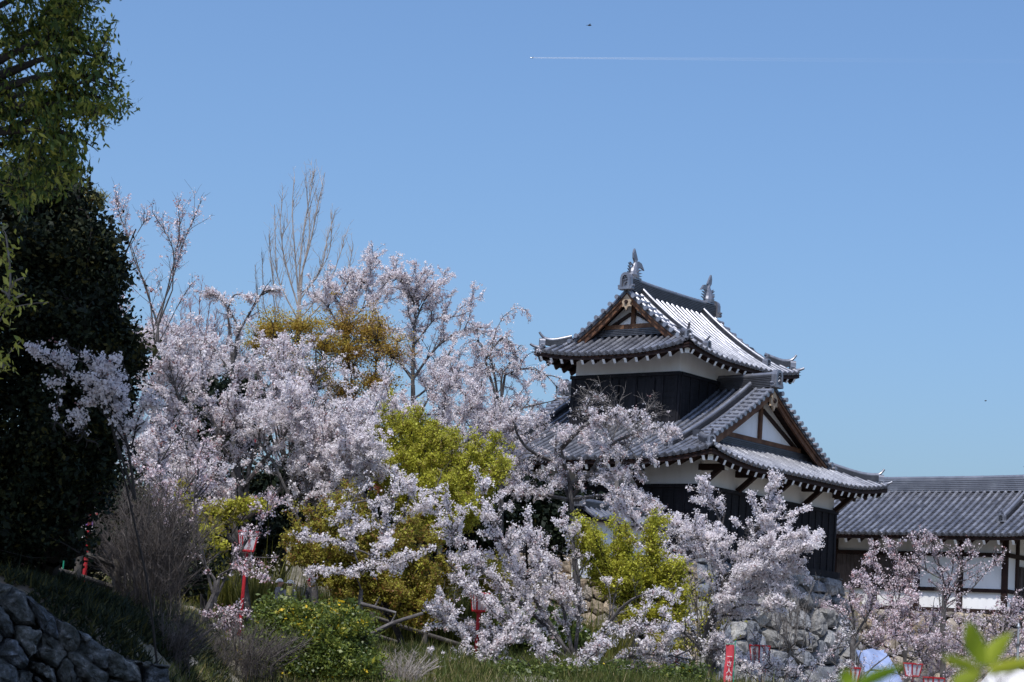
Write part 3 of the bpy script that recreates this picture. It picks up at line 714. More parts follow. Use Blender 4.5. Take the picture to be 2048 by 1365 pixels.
def children(paths, rng, per_m, length, jl=.4, up=.25, ang=(35, 70), npts=5, start=.25, droop=0.0, taper=.55, flat=0.0, minlen=.12):
    """side shoots of a set of paths -> array (n, npts, 3)"""
    S = []; D = []; LL = []
    for p in paths:
        seg = np.linalg.norm(np.diff(p, axis=0), axis=1); tot = seg.sum()
        n = rng.poisson(per_m*tot*(1-start))
        if n == 0: continue
        t = start+(1-start)*rng.random(n); f = t*(len(p)-1); i = np.minimum(f.astype(int), len(p)-2); w = (f-i)[:, None]
        S.append(p[i]*(1-w)+p[i+1]*w); D.append(unit(p[i+1]-p[i])); LL.append(length*(1-taper*t)*np.exp(rng.normal(0, jl, n)))
    if not S: return np.zeros((0, npts, 3))
    S = np.vstack(S); D = np.vstack(D); LL = np.maximum(np.concatenate(LL), minlen)
    r = unit(rng.normal(0, 1, S.shape)); r[:, 2] *= (1-flat); r = r-(r*D).sum(1, keepdims=True)*D; r = unit(r)
    a = np.radians(rng.uniform(ang[0], ang[1], len(S)))[:, None]
    d = unit(D*np.cos(a)+r*np.sin(a)+np.array([0, 0, up])); out = [S]; c = S.copy()
    for k in range(npts-1):
        d = unit(d+rng.normal(0, .16, d.shape)+np.array([0, 0, up*.25-droop*(k+1)/npts]))
        c = c+d*(LL/(npts-1))[:, None]; out.append(c)
    return np.stack(out, 1)
def tubes_np(A, r0, r1, n):
    """A (N,k,3) polylines -> quads (vertices flat)"""
    if len(A) == 0: return np.zeros((0, 3))
    N, k, _ = A.shape; d = np.zeros_like(A); d[:, 1:-1] = A[:, 2:]-A[:, :-2]; d[:, 0] = A[:, 1]-A[:, 0]; d[:, -1] = A[:, -1]-A[:, -2]; d = unit(d)
    ref = np.where(np.abs(d[..., 2:3]) > .9, np.array([1., 0, 0]), np.array([0, 0, 1.])); x = unit(np.cross(d, ref)); z = np.cross(x, d)
    r0 = np.broadcast_to(np.asarray(r0, float), (N,)); r1 = np.broadcast_to(np.asarray(r1, float), (N,))
    R = r0[:, None]+(r1-r0)[:, None]*np.linspace(0, 1, k)[None, :]
    an = np.arange(n)*2*math.pi/n
    ring = A[:, :, None, :]+R[:, :, None, None]*(x[:, :, None, :]*np.cos(an)[None, None, :, None]+z[:, :, None, :]*np.sin(an)[None, None, :, None])
    nx = np.roll(ring, -1, axis=2)
    Q = np.stack([ring[:, :-1], nx[:, :-1], nx[:, 1:], ring[:, 1:]], axis=3); return Q.reshape(-1, 3)
def quads(C, size, rng, aspect=1.0, nrm=None, spread=1.0, sjit=.3, axis=None, axjit=.5):
    n = len(C); nn = unit(rng.normal(0, spread, (n, 3))+(0 if nrm is None else nrm))
    if axis is not None: a = unit(np.broadcast_to(axis, (n, 3))+rng.normal(0, axjit, (n, 3)))
    else: a = unit(rng.normal(0, 1, (n, 3)))
    a = unit(a-(a*nn).sum(1, keepdims=True)*nn); b = np.cross(nn, a); s = size*np.exp(rng.normal(0, sjit, (n, 1)))/2
    a = a*s*aspect; b = b*s
    if aspect > 1.25: return np.stack([C-a, C+b-a*.1, C+a, C-b-a*.1], 1).reshape(-1, 3)
    return np.stack([C-a-b*.55, C+b-a*.55, C+a+b*.55, C-b+a*.55], 1).reshape(-1, 3)
def along(A, rng, per_m, start=0.0, jit=.05):
    """random points along polylines (N,k,3)"""
    if len(A) == 0: return np.zeros((0, 3))
    L = np.linalg.norm(np.diff(A, axis=1), axis=2).sum(1); n = rng.poisson(L*per_m*(1-start)); idx = np.repeat(np.arange(len(A)), n)
    if len(idx) == 0: return np.zeros((0, 3))
    t = start+(1-start)*rng.random(len(idx)); f = t*(A.shape[1]-1); i = np.minimum(f.astype(int), A.shape[1]-2); w = (f-i)[:, None]
    return A[idx, i]*(1-w)+A[idx, i+1]*w+rng.normal(0, jit, (len(idx), 3))

def P3(l, d0=None):              # [(x,y,d), ...] photograph pixels and depth -> world points
    return [P(*q) for q in l]

def tree(name, label, cat, base, limbs, seed, mat_leaf_, mat_bark='bark', group=None, trunk_r=.16, limb_r=.07,
         b1=2.2, l1=1.3, b2=5.0, l2=.55, up1=.25, up2=.2, droop=0.0, flat=.2, leafname='blossom',
         dens=26, clus=7, crad=.036, size=.036, aspect=1.0, tone=(.5, .25), den1=10, sun_nrm=None, stem=True,
         leaf_axis=None, start=.15, cov=1.0, skip=0.0, ra=.022, rb=.008, wob=.06, tube2=True, to_ground=True, trunk_pts=None):
    rng = np.random.RandomState(seed)
    base = np.asarray(base, float).copy()
    if to_ground: base[2] = gz(base[0], base[1])-.15
    root = empty(name, base, label, cat, group)
    L0 = []; QT = []
    if trunk_pts is not None: tp = smooth_path([base]+list(trunk_pts), 12, .04, rng); fork = tp[-1]
    else:
        starts = np.array([l[0] for l in limbs]); fork = starts.mean(0)
        tp = smooth_path([base, base*.55+fork*.45+rng.normal(0, .1, 3), fork], 10, .03, rng)
    QT.append(tubes_np(tp[None], trunk_r, trunk_r*.65, 8))
    for l in limbs:
        l = np.asarray(l, float)
        p = smooth_path(l, 14, wob, rng); L0.append(p)
        Ls = np.linalg.norm(l[-1]-l[0]); r = limb_r*min(1.3, .5+Ls/6)
        QT.append(tubes_np(p[None], r, .012, 6))
        if np.linalg.norm(p[0]-fork) > .05 and trunk_pts is None: QT.append(tubes_np(np.stack([fork, p[0]])[None], trunk_r*.6, r, 6))
    A1 = children(L0, rng, b1, l1, up=up1, ang=(28, 65), npts=6, start=start, droop=droop, flat=flat)
    A2 = children(list(A1)+L0, rng, b2, l2, up=up2, ang=(30, 75), npts=4, start=.12, droop=droop*1.2, flat=flat*.7, taper=.35)
    QT.append(tubes_np(A1, ra, ra*.32, 4))
    if tube2: QT.append(tubes_np(A2, rb, rb*.5, 3))
    o = np_mesh('trunk', np.vstack([q for q in QT if len(q)]), 4, M[mat_bark], parent=root)
    if clus and mat_leaf_:
        C = np.vstack([along(A2, rng, dens, .05, .02), along(A1, rng, den1, .35, .03)]+[along(np.array(L0[q:q+1]), rng, den1*1.6, .45, .07) for q in range(len(L0))])
        if skip > 0:             # bare patches along the branches
            h = fbm(C[:, 0]*1.0+C[:, 2]*.7, C[:, 1]+C[:, 2]*1.3, 1.1, seed+7); C = C[h > np.quantile(h, skip)]
        if cov < 1: C = C[rng.random(len(C)) < cov]
        tn = np.clip(rng.normal(tone[0], tone[1], len(C)), 0, 1)
        CC = np.repeat(C, clus, 0)+rng.normal(0, crad, (len(C)*clus, 3)); TT = np.clip(np.repeat(tn, clus)+rng.normal(0, .12, len(CC)), 0, 1)
        Q = quads(CC, size, rng, aspect, nrm=sun_nrm, axis=leaf_axis)
        np_mesh(leafname, Q, 4, M[mat_leaf_], TT, parent=root)
        tree.count += len(CC)
    return root
tree.count = 0
DEN = (2.4, 1.75, .85)
CH = dict(cat='cherry tree', mat_leaf_='blossom', group='cherry trees in blossom', tone=(.55, .25))
def cherry(label, base, limbs, seed, **k):
    a = dict(CH); a.update(k); raw = a.pop('raw', False)
    if not raw: a['l1'] = a.get('l1', 1.3)*1.15; a['l2'] = a.get('l2', .55)*.6; a['b2'] = a.get('b2', 5)*1.5; a['up1'] = a.get('up1', .25)*.5; a['up2'] = a.get('up2', .2)*.4; a['flat'] = max(.5, a.get('flat', .2))
    a['b1'] = a.get('b1', 2.2)*DEN[0]; a['b2'] = a.get('b2', 5)*DEN[1]; a['dens'] = a.get('dens', 26)*DEN[2]; a['skip'] = a.get('skip', .08); a['trunk_r'] = a.get('trunk_r', .16)*.7; a['limb_r'] = a.get('limb_r', .07)*.6
    return tree('cherry_tree', label, base=P(*base), limbs=[P3(l) for l in limbs], seed=seed, **a)

# --- right front cherry, its sprays lie across the black boards
cherry('cherry tree whose white sprays cross the black boards of the turret', (1420, 1450, 56),
       [[(1400, 1300, 56), (1450, 1180, 56), (1500, 1080, 55.5), (1530, 1010, 55), (1548, 955, 55)],
        [(1400, 1300, 56), (1440, 1190, 55), (1520, 1130, 54.5), (1590, 1100, 54), (1640, 1090, 54)],
        [(1440, 1190, 56), (1500, 1110, 55), (1560, 1080, 54.5), (1612, 1068, 54)],
        [(1440, 1180, 56), (1430, 1110, 55), (1385, 1060, 55), (1335, 1040, 55)],
        [(1440, 1160, 56), (1450, 1080, 56), (1430, 1020, 56), (1408, 978, 56)],
        [(1410, 1260, 56), (1470, 1215, 55), (1530, 1210, 54.5), (1562, 1205, 54)],
        [(1400, 1300, 56), (1360, 1200, 56), (1340, 1130, 56), (1300, 1080, 56)],
        [(1450, 1150, 56), (1500, 1130, 55), (1560, 1150, 55), (1600, 1135, 54.6)],
        [(1480, 1100, 56), (1520, 1050, 55), (1550, 1030, 54.6)], [(1440, 1140, 56), (1420, 1080, 55), (1350, 1085, 55)], [(1440, 1220, 56), (1500, 1180, 55), (1560, 1175, 54.6)],
        [(1400, 1310, 56), (1440, 1290, 55), (1500, 1330, 55), (1600, 1345, 55)]],
       21, b1=3.0, l1=.68, b2=5.0, l2=.24, flat=.5, up1=.12, up2=.12, dens=36, den1=16, tone=(.65, .22))
# --- the sweep of blossom in front of the turret's left end running down to it
cherry('cherry tree with blossom running down in front of the turret left of centre', (1330, 1420, 60),
       [[(1330, 1150, 60), (1300, 1080, 59), (1250, 1020, 58.5), (1215, 965, 58)],
        [(1330, 1150, 60), (1370, 1090, 59), (1330, 1040, 59), (1280, 1000, 59)],
        [(1330, 1150, 60), (1400, 1110, 59), (1425, 1090, 59)]],
       22, b1=2.2, l1=.55, b2=5, l2=.28, flat=.3, up1=.05, dens=32)
# --- foreground centre
cherry('wide cherry tree in front, right of centre, with low branches sweeping right', (1150, 1440, 50),
       [[(1150, 1330, 50), (1090, 1230, 50), (1030, 1130, 49.5), (985, 1040, 49), (960, 975, 49)],
        [(1150, 1330, 50), (1120, 1200, 50), (1080, 1110, 50), (1050, 1020, 50)],
        [(1150, 1330, 50), (1160, 1200, 50), (1150, 1110, 50), (1130, 1050, 50)],
        [(1150, 1330, 50), (1050, 1260, 49), (960, 1190, 48.5), (890, 1120, 48)],
        [(1090, 1250, 50), (1010, 1180, 49), (940, 1120, 49), (900, 1060, 49)],
        [(1090, 1250, 50), (990, 1270, 49), (900, 1250, 48.5), (870, 1215, 48)],
        [(1150, 1330, 50), (1230, 1260, 49), (1310, 1250, 48.5), (1385, 1270, 48)],
        [(1180, 1300, 50), (1240, 1220, 49.5), (1290, 1190, 49), (1340, 1185, 49)],
        [(1200, 1330, 50), (1270, 1310, 49), (1340, 1310, 48.5), (1370, 1330, 48.5)],
        [(1130, 1350, 50), (1040, 1340, 49), (960, 1330, 48.5), (905, 1310, 48)]],
       23, b1=2.3, l1=.8, b2=4.8, l2=.34, flat=.3, dens=30, cov=.9, limb_r=.09, tone=(.6, .25), skip=.2)
# --- weeping cherry in front of the left half of the turret
cherry('old weeping cherry with hanging twigs in front of the lower tiled roof', (1150, 1250, 63),
       [[(1140, 1000, 63), (1120, 950, 63), (1110, 900, 62.5), (1120, 860, 62)],
        [(1140, 1000, 63), (1180, 950, 62.5), (1240, 940, 62), (1300, 925, 62)],
        [(1120, 930, 63), (1060, 900, 62.5), (1030, 850, 62), (1060, 800, 62)],
        [(1180, 950, 62.5), (1220, 890, 62), (1290, 860, 61.5), (1345, 855, 61.5)],
        [(1120, 900, 62.5), (1170, 850, 62), (1220, 830, 61.5), (1280, 822, 61.5)],
        [(1140, 1000, 63), (1210, 990, 62), (1270, 985, 62), (1320, 1010, 62)],
        [(1140, 1000, 63), (1080, 985, 63), (1030, 960, 63), (1000, 900, 63)]],
       24, b1=2.9, l1=.75, b2=5.0, l2=.42, up1=.0, up2=-.1, droop=.6, dens=24, limb_r=.13, skip=.2, tone=(.5, .25))
cherry('leafless topped weeping cherry whose bare twigs cross the black upper boards', (1235, 1200, 65),
       [[(1240, 930, 65), (1225, 880, 65), (1200, 840, 64.5), (1160, 815, 64.5)],
        [(1240, 930, 65), (1270, 870, 65), (1290, 830, 64.5), (1310, 800, 64.5)],
        [(1225, 880, 65), (1240, 830, 65), (1200, 800, 65), (1165, 790, 65)]],
       25, b1=5.5, l1=.8, b2=5, l2=.5, droop=.25, dens=.7, den1=.3, up1=.15, mat_bark='twig', limb_r=.035, ra=.009, rb=.005)
cherry('weeping cherry arching against the sky left of the turret roof', (1010, 1200, 66),
       [[(1005, 850, 66), (1003, 760, 66), (1015, 735, 66), (1037, 695, 66)],
        [(1005, 850, 66), (985, 730, 66), (970, 700, 66), (955, 680, 66)],
        [(1010, 750, 66), (1050, 738, 66), (1085, 745, 66), (1115, 775, 66)],
        [(1005, 850, 66), (930, 790, 66), (905, 740, 66), (890, 700, 66)],
        [(970, 720, 66), (1000, 680, 66), (1020, 672, 66)],
        [(1005, 850, 66), (1040, 820, 66), (1075, 810, 66), (1120, 800, 66)],
        [(1000, 870, 66), (960, 830, 66), (940, 800, 66)]],
       26, b1=2.4, l1=.9, b2=3.6, l2=.6, droop=.75, up1=.1, up2=-.2, dens=14, den1=6, limb_r=.09, tone=(.5, .25))
# --- tall back cherries, centre
cherry('tall cherry tree reaching highest into the sky at the centre', (825, 1250, 70),
       [[(825, 870, 70), (825, 700, 70), (828, 620, 70), (795, 560, 70), (762, 555, 70)],
        [(828, 650, 70), (850, 600, 70), (880, 570, 70), (890, 562, 70)],
        [(828, 660, 70), (815, 610, 70), (838, 575, 70), (850, 562, 70)],
        [(825, 760, 70), (880, 690, 70), (930, 660, 70), (975, 655, 70)],
        [(825, 760, 70), (780, 700, 70), (745, 640, 70), (755, 600, 70)],
        [(825, 800, 70), (880, 760, 70), (910, 740, 70), (950, 760, 70)],
        [(825, 830, 70), (870, 830, 70), (930, 830, 70), (990, 870, 70)],
        [(825, 840, 70), (780, 800, 70), (740, 760, 70), (700, 740, 70)],
        [(828, 690, 70), (870, 640, 70), (905, 635, 70)],
        [(825, 850, 70), (860, 790, 70), (870, 740, 70), (870, 700, 70)]],
       27, b1=2.1, l1=1.1, b2=4.5, l2=.5, dens=24, limb_r=.08)
cherry('cherry tree behind the bronze maple with one long spray pointing up right', (690, 1200, 74),
       [[(690, 760, 74), (690, 640, 74), (715, 590, 74), (747, 520, 74)],
        [(690, 680, 74), (660, 620, 74), (640, 600, 74), (615, 590, 74)],
        [(690, 660, 74), (680, 600, 74), (700, 560, 74), (705, 540, 74)],
        [(700, 640, 74), (745, 600, 74), (770, 580, 74)],
        [(690, 700, 74), (750, 660, 74), (800, 660, 74)]],
       28, b1=2.4, l1=1.1, b2=4.5, l2=.5, dens=22)
cherry('cherry mass between the bronze maple and the yellow green maple', (880, 1300, 64),
       [[(880, 1000, 64), (850, 880, 64), (800, 820, 64), (760, 790, 64)],
        [(880, 1000, 64), (900, 880, 64), (940, 820, 64), (960, 790, 64)],
        [(880, 950, 64), (880, 860, 64), (890, 800, 64), (900, 770, 64)],
        [(880, 1000, 64), (960, 920, 64), (1010, 880, 64), (1030, 850, 64)],
        [(880, 900, 64), (820, 860, 64), (770, 860, 64), (720, 840, 64)],
        [(900, 900, 64), (960, 870, 64), (1000, 830, 64)]],
       29, b1=2.6, l1=1.1, b2=5, l2=.5, dens=26)
# --- left middle mass
cherry('broad cherry tree at left centre with dark gaps and grey limbs', (500, 1350, 56),
       [[(500, 1120, 56), (480, 980, 56), (470, 880, 56), (470, 800, 55.5), (480, 720, 55)],
        [(500, 1120, 56), (420, 960, 56), (380, 860, 55.5), (350, 780, 55), (330, 720, 55)],
        [(480, 980, 56), (560, 880, 55.5), (610, 800, 55), (640, 730, 55)],
        [(490, 1040, 56), (590, 950, 55), (660, 880, 54.5), (720, 830, 54)],
        [(500, 1120, 56), (400, 1010, 55), (320, 950, 54.5), (280, 900, 54)],
        [(480, 960, 56), (430, 850, 56), (410, 770, 56), (400, 700, 56)],
        [(490, 1030, 56), (600, 990, 55), (680, 960, 54.5), (740, 930, 54)],
        [(500, 930, 56), (540, 820, 56), (560, 740, 56), (555, 690, 56)],
        [(420, 960, 56), (360, 900, 55.5), (310, 830, 55), (290, 770, 55)],
        [(500, 1060, 56), (440, 1010, 55), (360, 1000, 54.5), (300, 1010, 54)]],
       30, b1=2.6, l1=1.15, b2=5.0, l2=.5, dens=26, limb_r=.1, skip=.22, tone=(.5, .27))
cherry('cherry tree with a horizontal tier of blossom pointing right at the green maple', (640, 1350, 54),
       [[(620, 1100, 54), (640, 960, 54), (690, 900, 53.5), (745, 885, 53)],
        [(620, 1100, 54), (670, 940, 53.5), (710, 910, 53), (765, 895, 52.5)],
        [(620, 1100, 54), (610, 930, 54), (590, 860, 54), (600, 790, 54)],
        [(620, 1100, 54), (560, 950, 54), (520, 880, 54), (530, 830, 54)],
        [(640, 960, 54), (670, 860, 54), (700, 800, 54)],
        [(620, 1040, 54), (680, 970, 53.5), (720, 950, 53)]],
       31, b1=2.6, l1=1.0, b2=5.0, l2=.45, dens=28, flat=.4, tone=(.62, .22), skip=.1)
cherry('cherry tree filling the skyline between the dark evergreen and the bronze maple', (400, 1250, 66),
       [[(400, 900, 66), (380, 800, 66), (340, 720, 66), (300, 680, 66)],
        [(400, 900, 66), (420, 780, 66), (420, 720, 66), (400, 680, 66)],
        [(400, 900, 66), (470, 800, 66), (520, 740, 66), (540, 700, 66)],
        [(400, 860, 66), (330, 800, 66), (290, 760, 66), (270, 720, 66)],
        [(420, 800, 66), (460, 740, 66), (480, 700, 66)],
        [(400, 850, 66), (360, 760, 66), (350, 690, 66), (355, 660, 66)]],
       32, b1=2.6, l1=1.1, b2=5.0, l2=.5, dens=26)
cherry('thinly flowered cherry with two long stems rising beside the dark evergreen', (320, 1200, 58),
       [[(320, 800, 58), (300, 600, 58), (270, 520, 58), (245, 440, 58), (232, 400, 58)],
        [(310, 650, 58), (345, 560, 58), (370, 480, 58), (400, 408, 58)],
        [(345, 580, 58), (345, 500, 58), (320, 450, 58), (305, 425, 58)],
        [(345, 540, 58), (358, 470, 58), (356, 410, 58)],
        [(262, 490, 58), (285, 450, 58), (295, 440, 58)],
        [(310, 700, 58), (350, 620, 58), (385, 565, 58)],
        [(320, 800, 58), (280, 700, 58), (255, 640, 58), (240, 600, 58)]],
       33, raw=True, b1=2.6, l1=.75, b2=4.0, l2=.3, up1=.5, dens=6, den1=4, clus=5, mat_leaf_='blossom_pink', limb_r=.034, trunk_r=.075, ra=.009, rb=.006, tone=(.45, .3))
cherry('cherry with a dark forked trunk and flat blossom tips before the reddish tree', (470, 1250, 60),
       [[(470, 900, 60), (468, 740, 60), (478, 660, 60), (445, 600, 60), (420, 580, 60)],
        [(474, 670, 60), (510, 610, 60), (530, 582, 60), (570, 580, 60)],
        [(455, 620, 60), (470, 590, 60), (505, 595, 60)],
        [(468, 760, 60), (430, 700, 60), (400, 680, 60)],
        [(468, 760, 60), (500, 720, 60), (520, 700, 60)]],
       34, b1=2.4, l1=.6, b2=4.5, l2=.33, up1=.05, dens=18, den1=8, limb_r=.08)
cherry('low cherry beside the left lantern with pinkish sparse blossom', (410, 1420, 46),
       [[(430, 1200, 46), (470, 1120, 46), (520, 1050, 46), (560, 1000, 46)],
        [(430, 1200, 46), (400, 1080, 46), (390, 1000, 46), (400, 930, 46)],
        [(430, 1160, 46), (360, 1060, 46), (330, 1000, 46), (320, 940, 46)],
        [(430, 1210, 46), (450, 1225, 45), (470, 1250, 45), (430, 1255, 45)],
        [(440, 1150, 46), (480, 1130, 45.5), (515, 1125, 45.5)]],
       35, b1=2.6, l1=.7, b2=4.5, l2=.35, dens=20, clus=5, skip=.25, tone=(.42, .3), mat_leaf_='blossom_pink', limb_r=.06)
cherry('slender cherry with a bent mossy trunk above the green bush', (722, 1330, 47),
       [[(725, 1150, 47), (760, 1090, 47), (775, 1040, 47), (770, 980, 47)],
        [(725, 1150, 47), (700, 1080, 47), (690, 1030, 47), (740, 950, 47)],
        [(740, 1110, 47), (690, 1090, 47), (640, 1080, 47), (590, 1070, 47)],
        [(735, 1120, 47), (800, 1040, 47), (850, 1010, 47), (870, 1000, 47)],
        [(725, 1140, 47), (680, 1150, 46.5), (640, 1140, 46.5), (615, 1150, 46.5)],
        [(765, 1060, 47), (740, 1010, 47), (720, 975, 47)],
        [(765, 1060, 47), (790, 990, 47), (830, 960, 47)],
        [(722, 1180, 47), (714, 1150, 46.8), (742, 1124, 46.6), (776, 1124, 46.5), (783, 1142, 46.4)]],
       36, b1=1.5, l1=.55, b2=4.5, l2=.32, dens=28, skip=.25, limb_r=.05, tone=(.62, .22), trunk_pts=[P(720, 1215, 47), P(722, 1180, 47)], trunk_r=.10)
cherry('small white cherry spray around the lantern in the middle of the bank', (960, 1420, 47),
       [[(950, 1330, 47), (920, 1270, 47), (900, 1230, 47), (880, 1205, 47)],
        [(950, 1330, 47), (990, 1300, 47), (1030, 1250, 47)],
        [(950, 1340, 47), (900, 1330, 46.5), (860, 1320, 46.5)]],
       37, b1=3.0, l1=.55, b2=5, l2=.3, dens=24, skip=.2)
cherry('background cherry between the forked cherry and the bronze maple', (560, 1300, 69),
       [[(560, 950, 69), (540, 860, 69), (500, 790, 69), (470, 750, 69)], [(560, 950, 69), (570, 850, 69), (560, 790, 69), (570, 740, 69)], [(560, 950, 69), (620, 880, 69), (670, 830, 69), (700, 790, 69)],
        [(560, 930, 69), (620, 850, 69), (650, 800, 69), (660, 770, 69)], [(560, 960, 69), (480, 900, 69), (420, 850, 69), (390, 820, 69)]],
       45, b1=2.3, l1=1.1, b2=4.6, l2=.5, dens=22)
cherry('background cherry rising behind the yellow green maple toward the turret eaves', (970, 1300, 69),
       [[(970, 1000, 69), (940, 900, 69), (910, 840, 69), (880, 810, 69)], [(970, 1000, 69), (990, 900, 69), (1010, 850, 69), (1010, 820, 69)], [(970, 1000, 69), (1030, 930, 69), (1060, 880, 69), (1090, 860, 69)],
        [(970, 980, 69), (960, 880, 69), (960, 820, 69), (955, 780, 69)], [(970, 1000, 69), (1020, 990, 69), (1060, 970, 69), (1100, 930, 69)]],
       46, b1=2.3, l1=1.0, b2=4.6, l2=.5, dens=22)
cherry('left edge cherry whose blossom touches the dark evergreen', (290, 1330, 48),
       [[(300, 1080, 48), (270, 960, 48), (250, 880, 48), (245, 820, 48)], [(300, 1080, 48), (310, 960, 48), (320, 900, 48), (330, 850, 48)], [(290, 1020, 48), (250, 980, 48), (225, 960, 48)], [(300, 1080, 48), (360, 990, 48), (400, 960, 48), (440, 950, 48)]],
       48, b1=2.0, l1=.7, b2=4.4, l2=.38, dens=22, skip=.2, tone=(.42, .28))
cherry('low bare twigged cherry with scattered blossom along the foot of the stone base', (1560, 1470, 55),
       [[(1560, 1400, 55), (1500, 1350, 55), (1450, 1310, 55), (1420, 1290, 55)], [(1560, 1400, 55), (1580, 1330, 55), (1620, 1290, 55)], [(1560, 1400, 55), (1640, 1370, 55), (1700, 1330, 55)], [(1560, 1400, 55), (1540, 1320, 55), (1500, 1260, 55)], [(1560, 1400, 55), (1600, 1350, 55), (1660, 1310, 55), (1690, 1250, 55)]],
       49, b1=2.6, l1=.6, b2=4.4, l2=.35, dens=12, den1=5, skip=.15, limb_r=.04, trunk_r=.1)
cherry('low blossom in front of the fence at the bottom centre', (1080, 1480, 47),
       [[(1080, 1400, 47), (1010, 1360, 47), (930, 1350, 47), (880, 1330, 47)], [(1080, 1400, 47), (1100, 1340, 47), (1080, 1290, 47)], [(1080, 1400, 47), (1180, 1370, 47), (1250, 1350, 47), (1320, 1345, 47)], [(1080, 1400, 47), (1000, 1320, 47), (960, 1290, 47)], [(1080, 1400, 47), (1160, 1330, 47), (1210, 1290, 47)]],
       50, b1=2.4, l1=.6, b2=4.4, l2=.34, dens=20, skip=.2, limb_r=.05, trunk_r=.1)
cherry('pink blossom hiding the tan stone wall between the two pink cherries', (1900, 1480, 69),
       [[(1900, 1400, 69), (1850, 1330, 69), (1830, 1290, 69), (1800, 1260, 69)], [(1900, 1400, 69), (1920, 1330, 69), (1930, 1280, 69), (1960, 1250, 69)], [(1900, 1400, 69), (1980, 1340, 69), (2020, 1300, 69), (2060, 1280, 69)], [(1900, 1400, 69), (1880, 1320, 69), (1860, 1270, 69)], [(1900, 1400, 69), (1800, 1350, 69), (1750, 1320, 69)]],
       40, mat_leaf_='blossom_pink', b1=2.4, l1=.8, b2=4.4, l2=.4, dens=16, limb_r=.05)
# --- shaded branch across the dark evergreen
cherry('cherry bough with hanging bare twigs in front of the dark evergreen', (330, 1330, 33),
       [[(270, 1000, 31.5), (250, 850, 31.5), (200, 780, 31.5), (130, 735, 31.5), (70, 700, 31.5)],
        [(225, 810, 31.5), (215, 760, 31.5), (180, 720, 31.5), (125, 685, 31.5)],
        [(250, 850, 31.5), (235, 790, 31.5), (222, 750, 31.5), (205, 720, 31.5)],
        [(190, 770, 31.5), (160, 820, 31.5), (165, 860, 31.5), (175, 885, 31.5)],
        [(130, 735, 31.5), (118, 790, 31.5), (112, 840, 31.5), (125, 850, 31.5)],
        [(262, 900, 31.5), (280, 830, 31.5), (300, 800, 31.5)]],
       38, b1=3.6, l1=.36, b2=6, l2=.18, dens=34, up1=.1, droop=.1, skip=.2, tone=(.6, .22), limb_r=.04, trunk_r=.03, size=.034, crad=.032, mat_bark='bark_dark')
# --- right hand pink cherries below the gate house
cherry('pink cherry with a thick black trunk at the corner of the stone base', (1712, 1440, 66),
       [[(1705, 1300, 66), (1708, 1240, 66), (1700, 1190, 66), (1712, 1150, 66)],
        [(1705, 1320, 66), (1750, 1290, 65.5), (1800, 1270, 65), (1850, 1290, 65)],
        [(1708, 1250, 66), (1690, 1225, 66), (1670, 1215, 66)],
        [(1705, 1300, 66), (1760, 1240, 66), (1800, 1210, 66), (1840, 1190, 66)],
        [(1705, 1280, 66), (1740, 1220, 66), (1745, 1180, 66), (1735, 1165, 66)]],
       41, mat_leaf_='blossom_pink', b1=2.5, l1=.75, b2=4.6, l2=.36, dens=17, tone=(.5, .25), limb_r=.1, trunk_r=.22, skip=.1)
cherry('pink cherry spreading in front of the brown boards of the gate house', (1800, 1440, 68),
       [[(1810, 1330, 68), (1790, 1220, 68), (1760, 1150, 68), (1735, 1110, 68)],
        [(1810, 1330, 68), (1820, 1220, 68), (1825, 1140, 68), (1840, 1075, 68)],
        [(1810, 1330, 68), (1800, 1240, 68), (1800, 1160, 68), (1790, 1090, 68)],
        [(1810, 1330, 68), (1860, 1260, 68), (1890, 1200, 68)],
        [(1810, 1300, 68), (1770, 1250, 68), (1720, 1220, 68)],
        [(1810, 1330, 68), (1870, 1300, 68), (1920, 1290, 68)]],
       42, mat_leaf_='blossom_pink', b1=2.6, l1=.75, b2=4.6, l2=.36, up1=.4, dens=15, tone=(.5, .28), limb_r=.05, clus=5)
cherry('pink cherry with a leaning grey stem in front of the white plaster', (1880, 1440, 67),
       [[(1880, 1280, 67), (1893, 1200, 67), (1887, 1150, 67), (1870, 1100, 67), (1865, 1080, 67)],
        [(1890, 1210, 67), (1915, 1160, 67), (1935, 1120, 67), (1955, 1090, 67)],
        [(1887, 1160, 67), (1850, 1140, 67), (1830, 1120, 67)],
        [(1890, 1210, 67), (1940, 1180, 67), (1975, 1140, 67), (1990, 1125, 67)],
        [(1890, 1200, 67), (1905, 1140, 67), (1908, 1100, 67)]],
       43, mat_leaf_='blossom_pink', b1=2.4, l1=.7, b2=4.2, l2=.38, up1=.4, dens=13, den1=6, tone=(.5, .3), limb_r=.06, clus=4)
cherry('low pink cherry along the foot of the tan stone wall at far right', (1990, 1440, 65),
       [[(1990, 1330, 65), (1960, 1270, 65), (1930, 1240, 65)],
        [(1990, 1330, 65), (2010, 1260, 65), (2030, 1215, 65)],
        [(1990, 1330, 65), (2060, 1290, 65), (2090, 1240, 65)],
        [(1990, 1330, 65), (1920, 1330, 65), (1870, 1300, 65)],
        [(1990, 1330, 65), (2000, 1290, 65), (1980, 1240, 65)],
        [(1990, 1340, 65), (1930, 1290, 65), (1900, 1270, 65)]],
       44, mat_leaf_='blossom_pink', b1=2.8, l1=.8, b2=4.6, l2=.4, dens=15, tone=(.5, .28), limb_r=.06, clus=4)
print('blossom quads', tree.count)

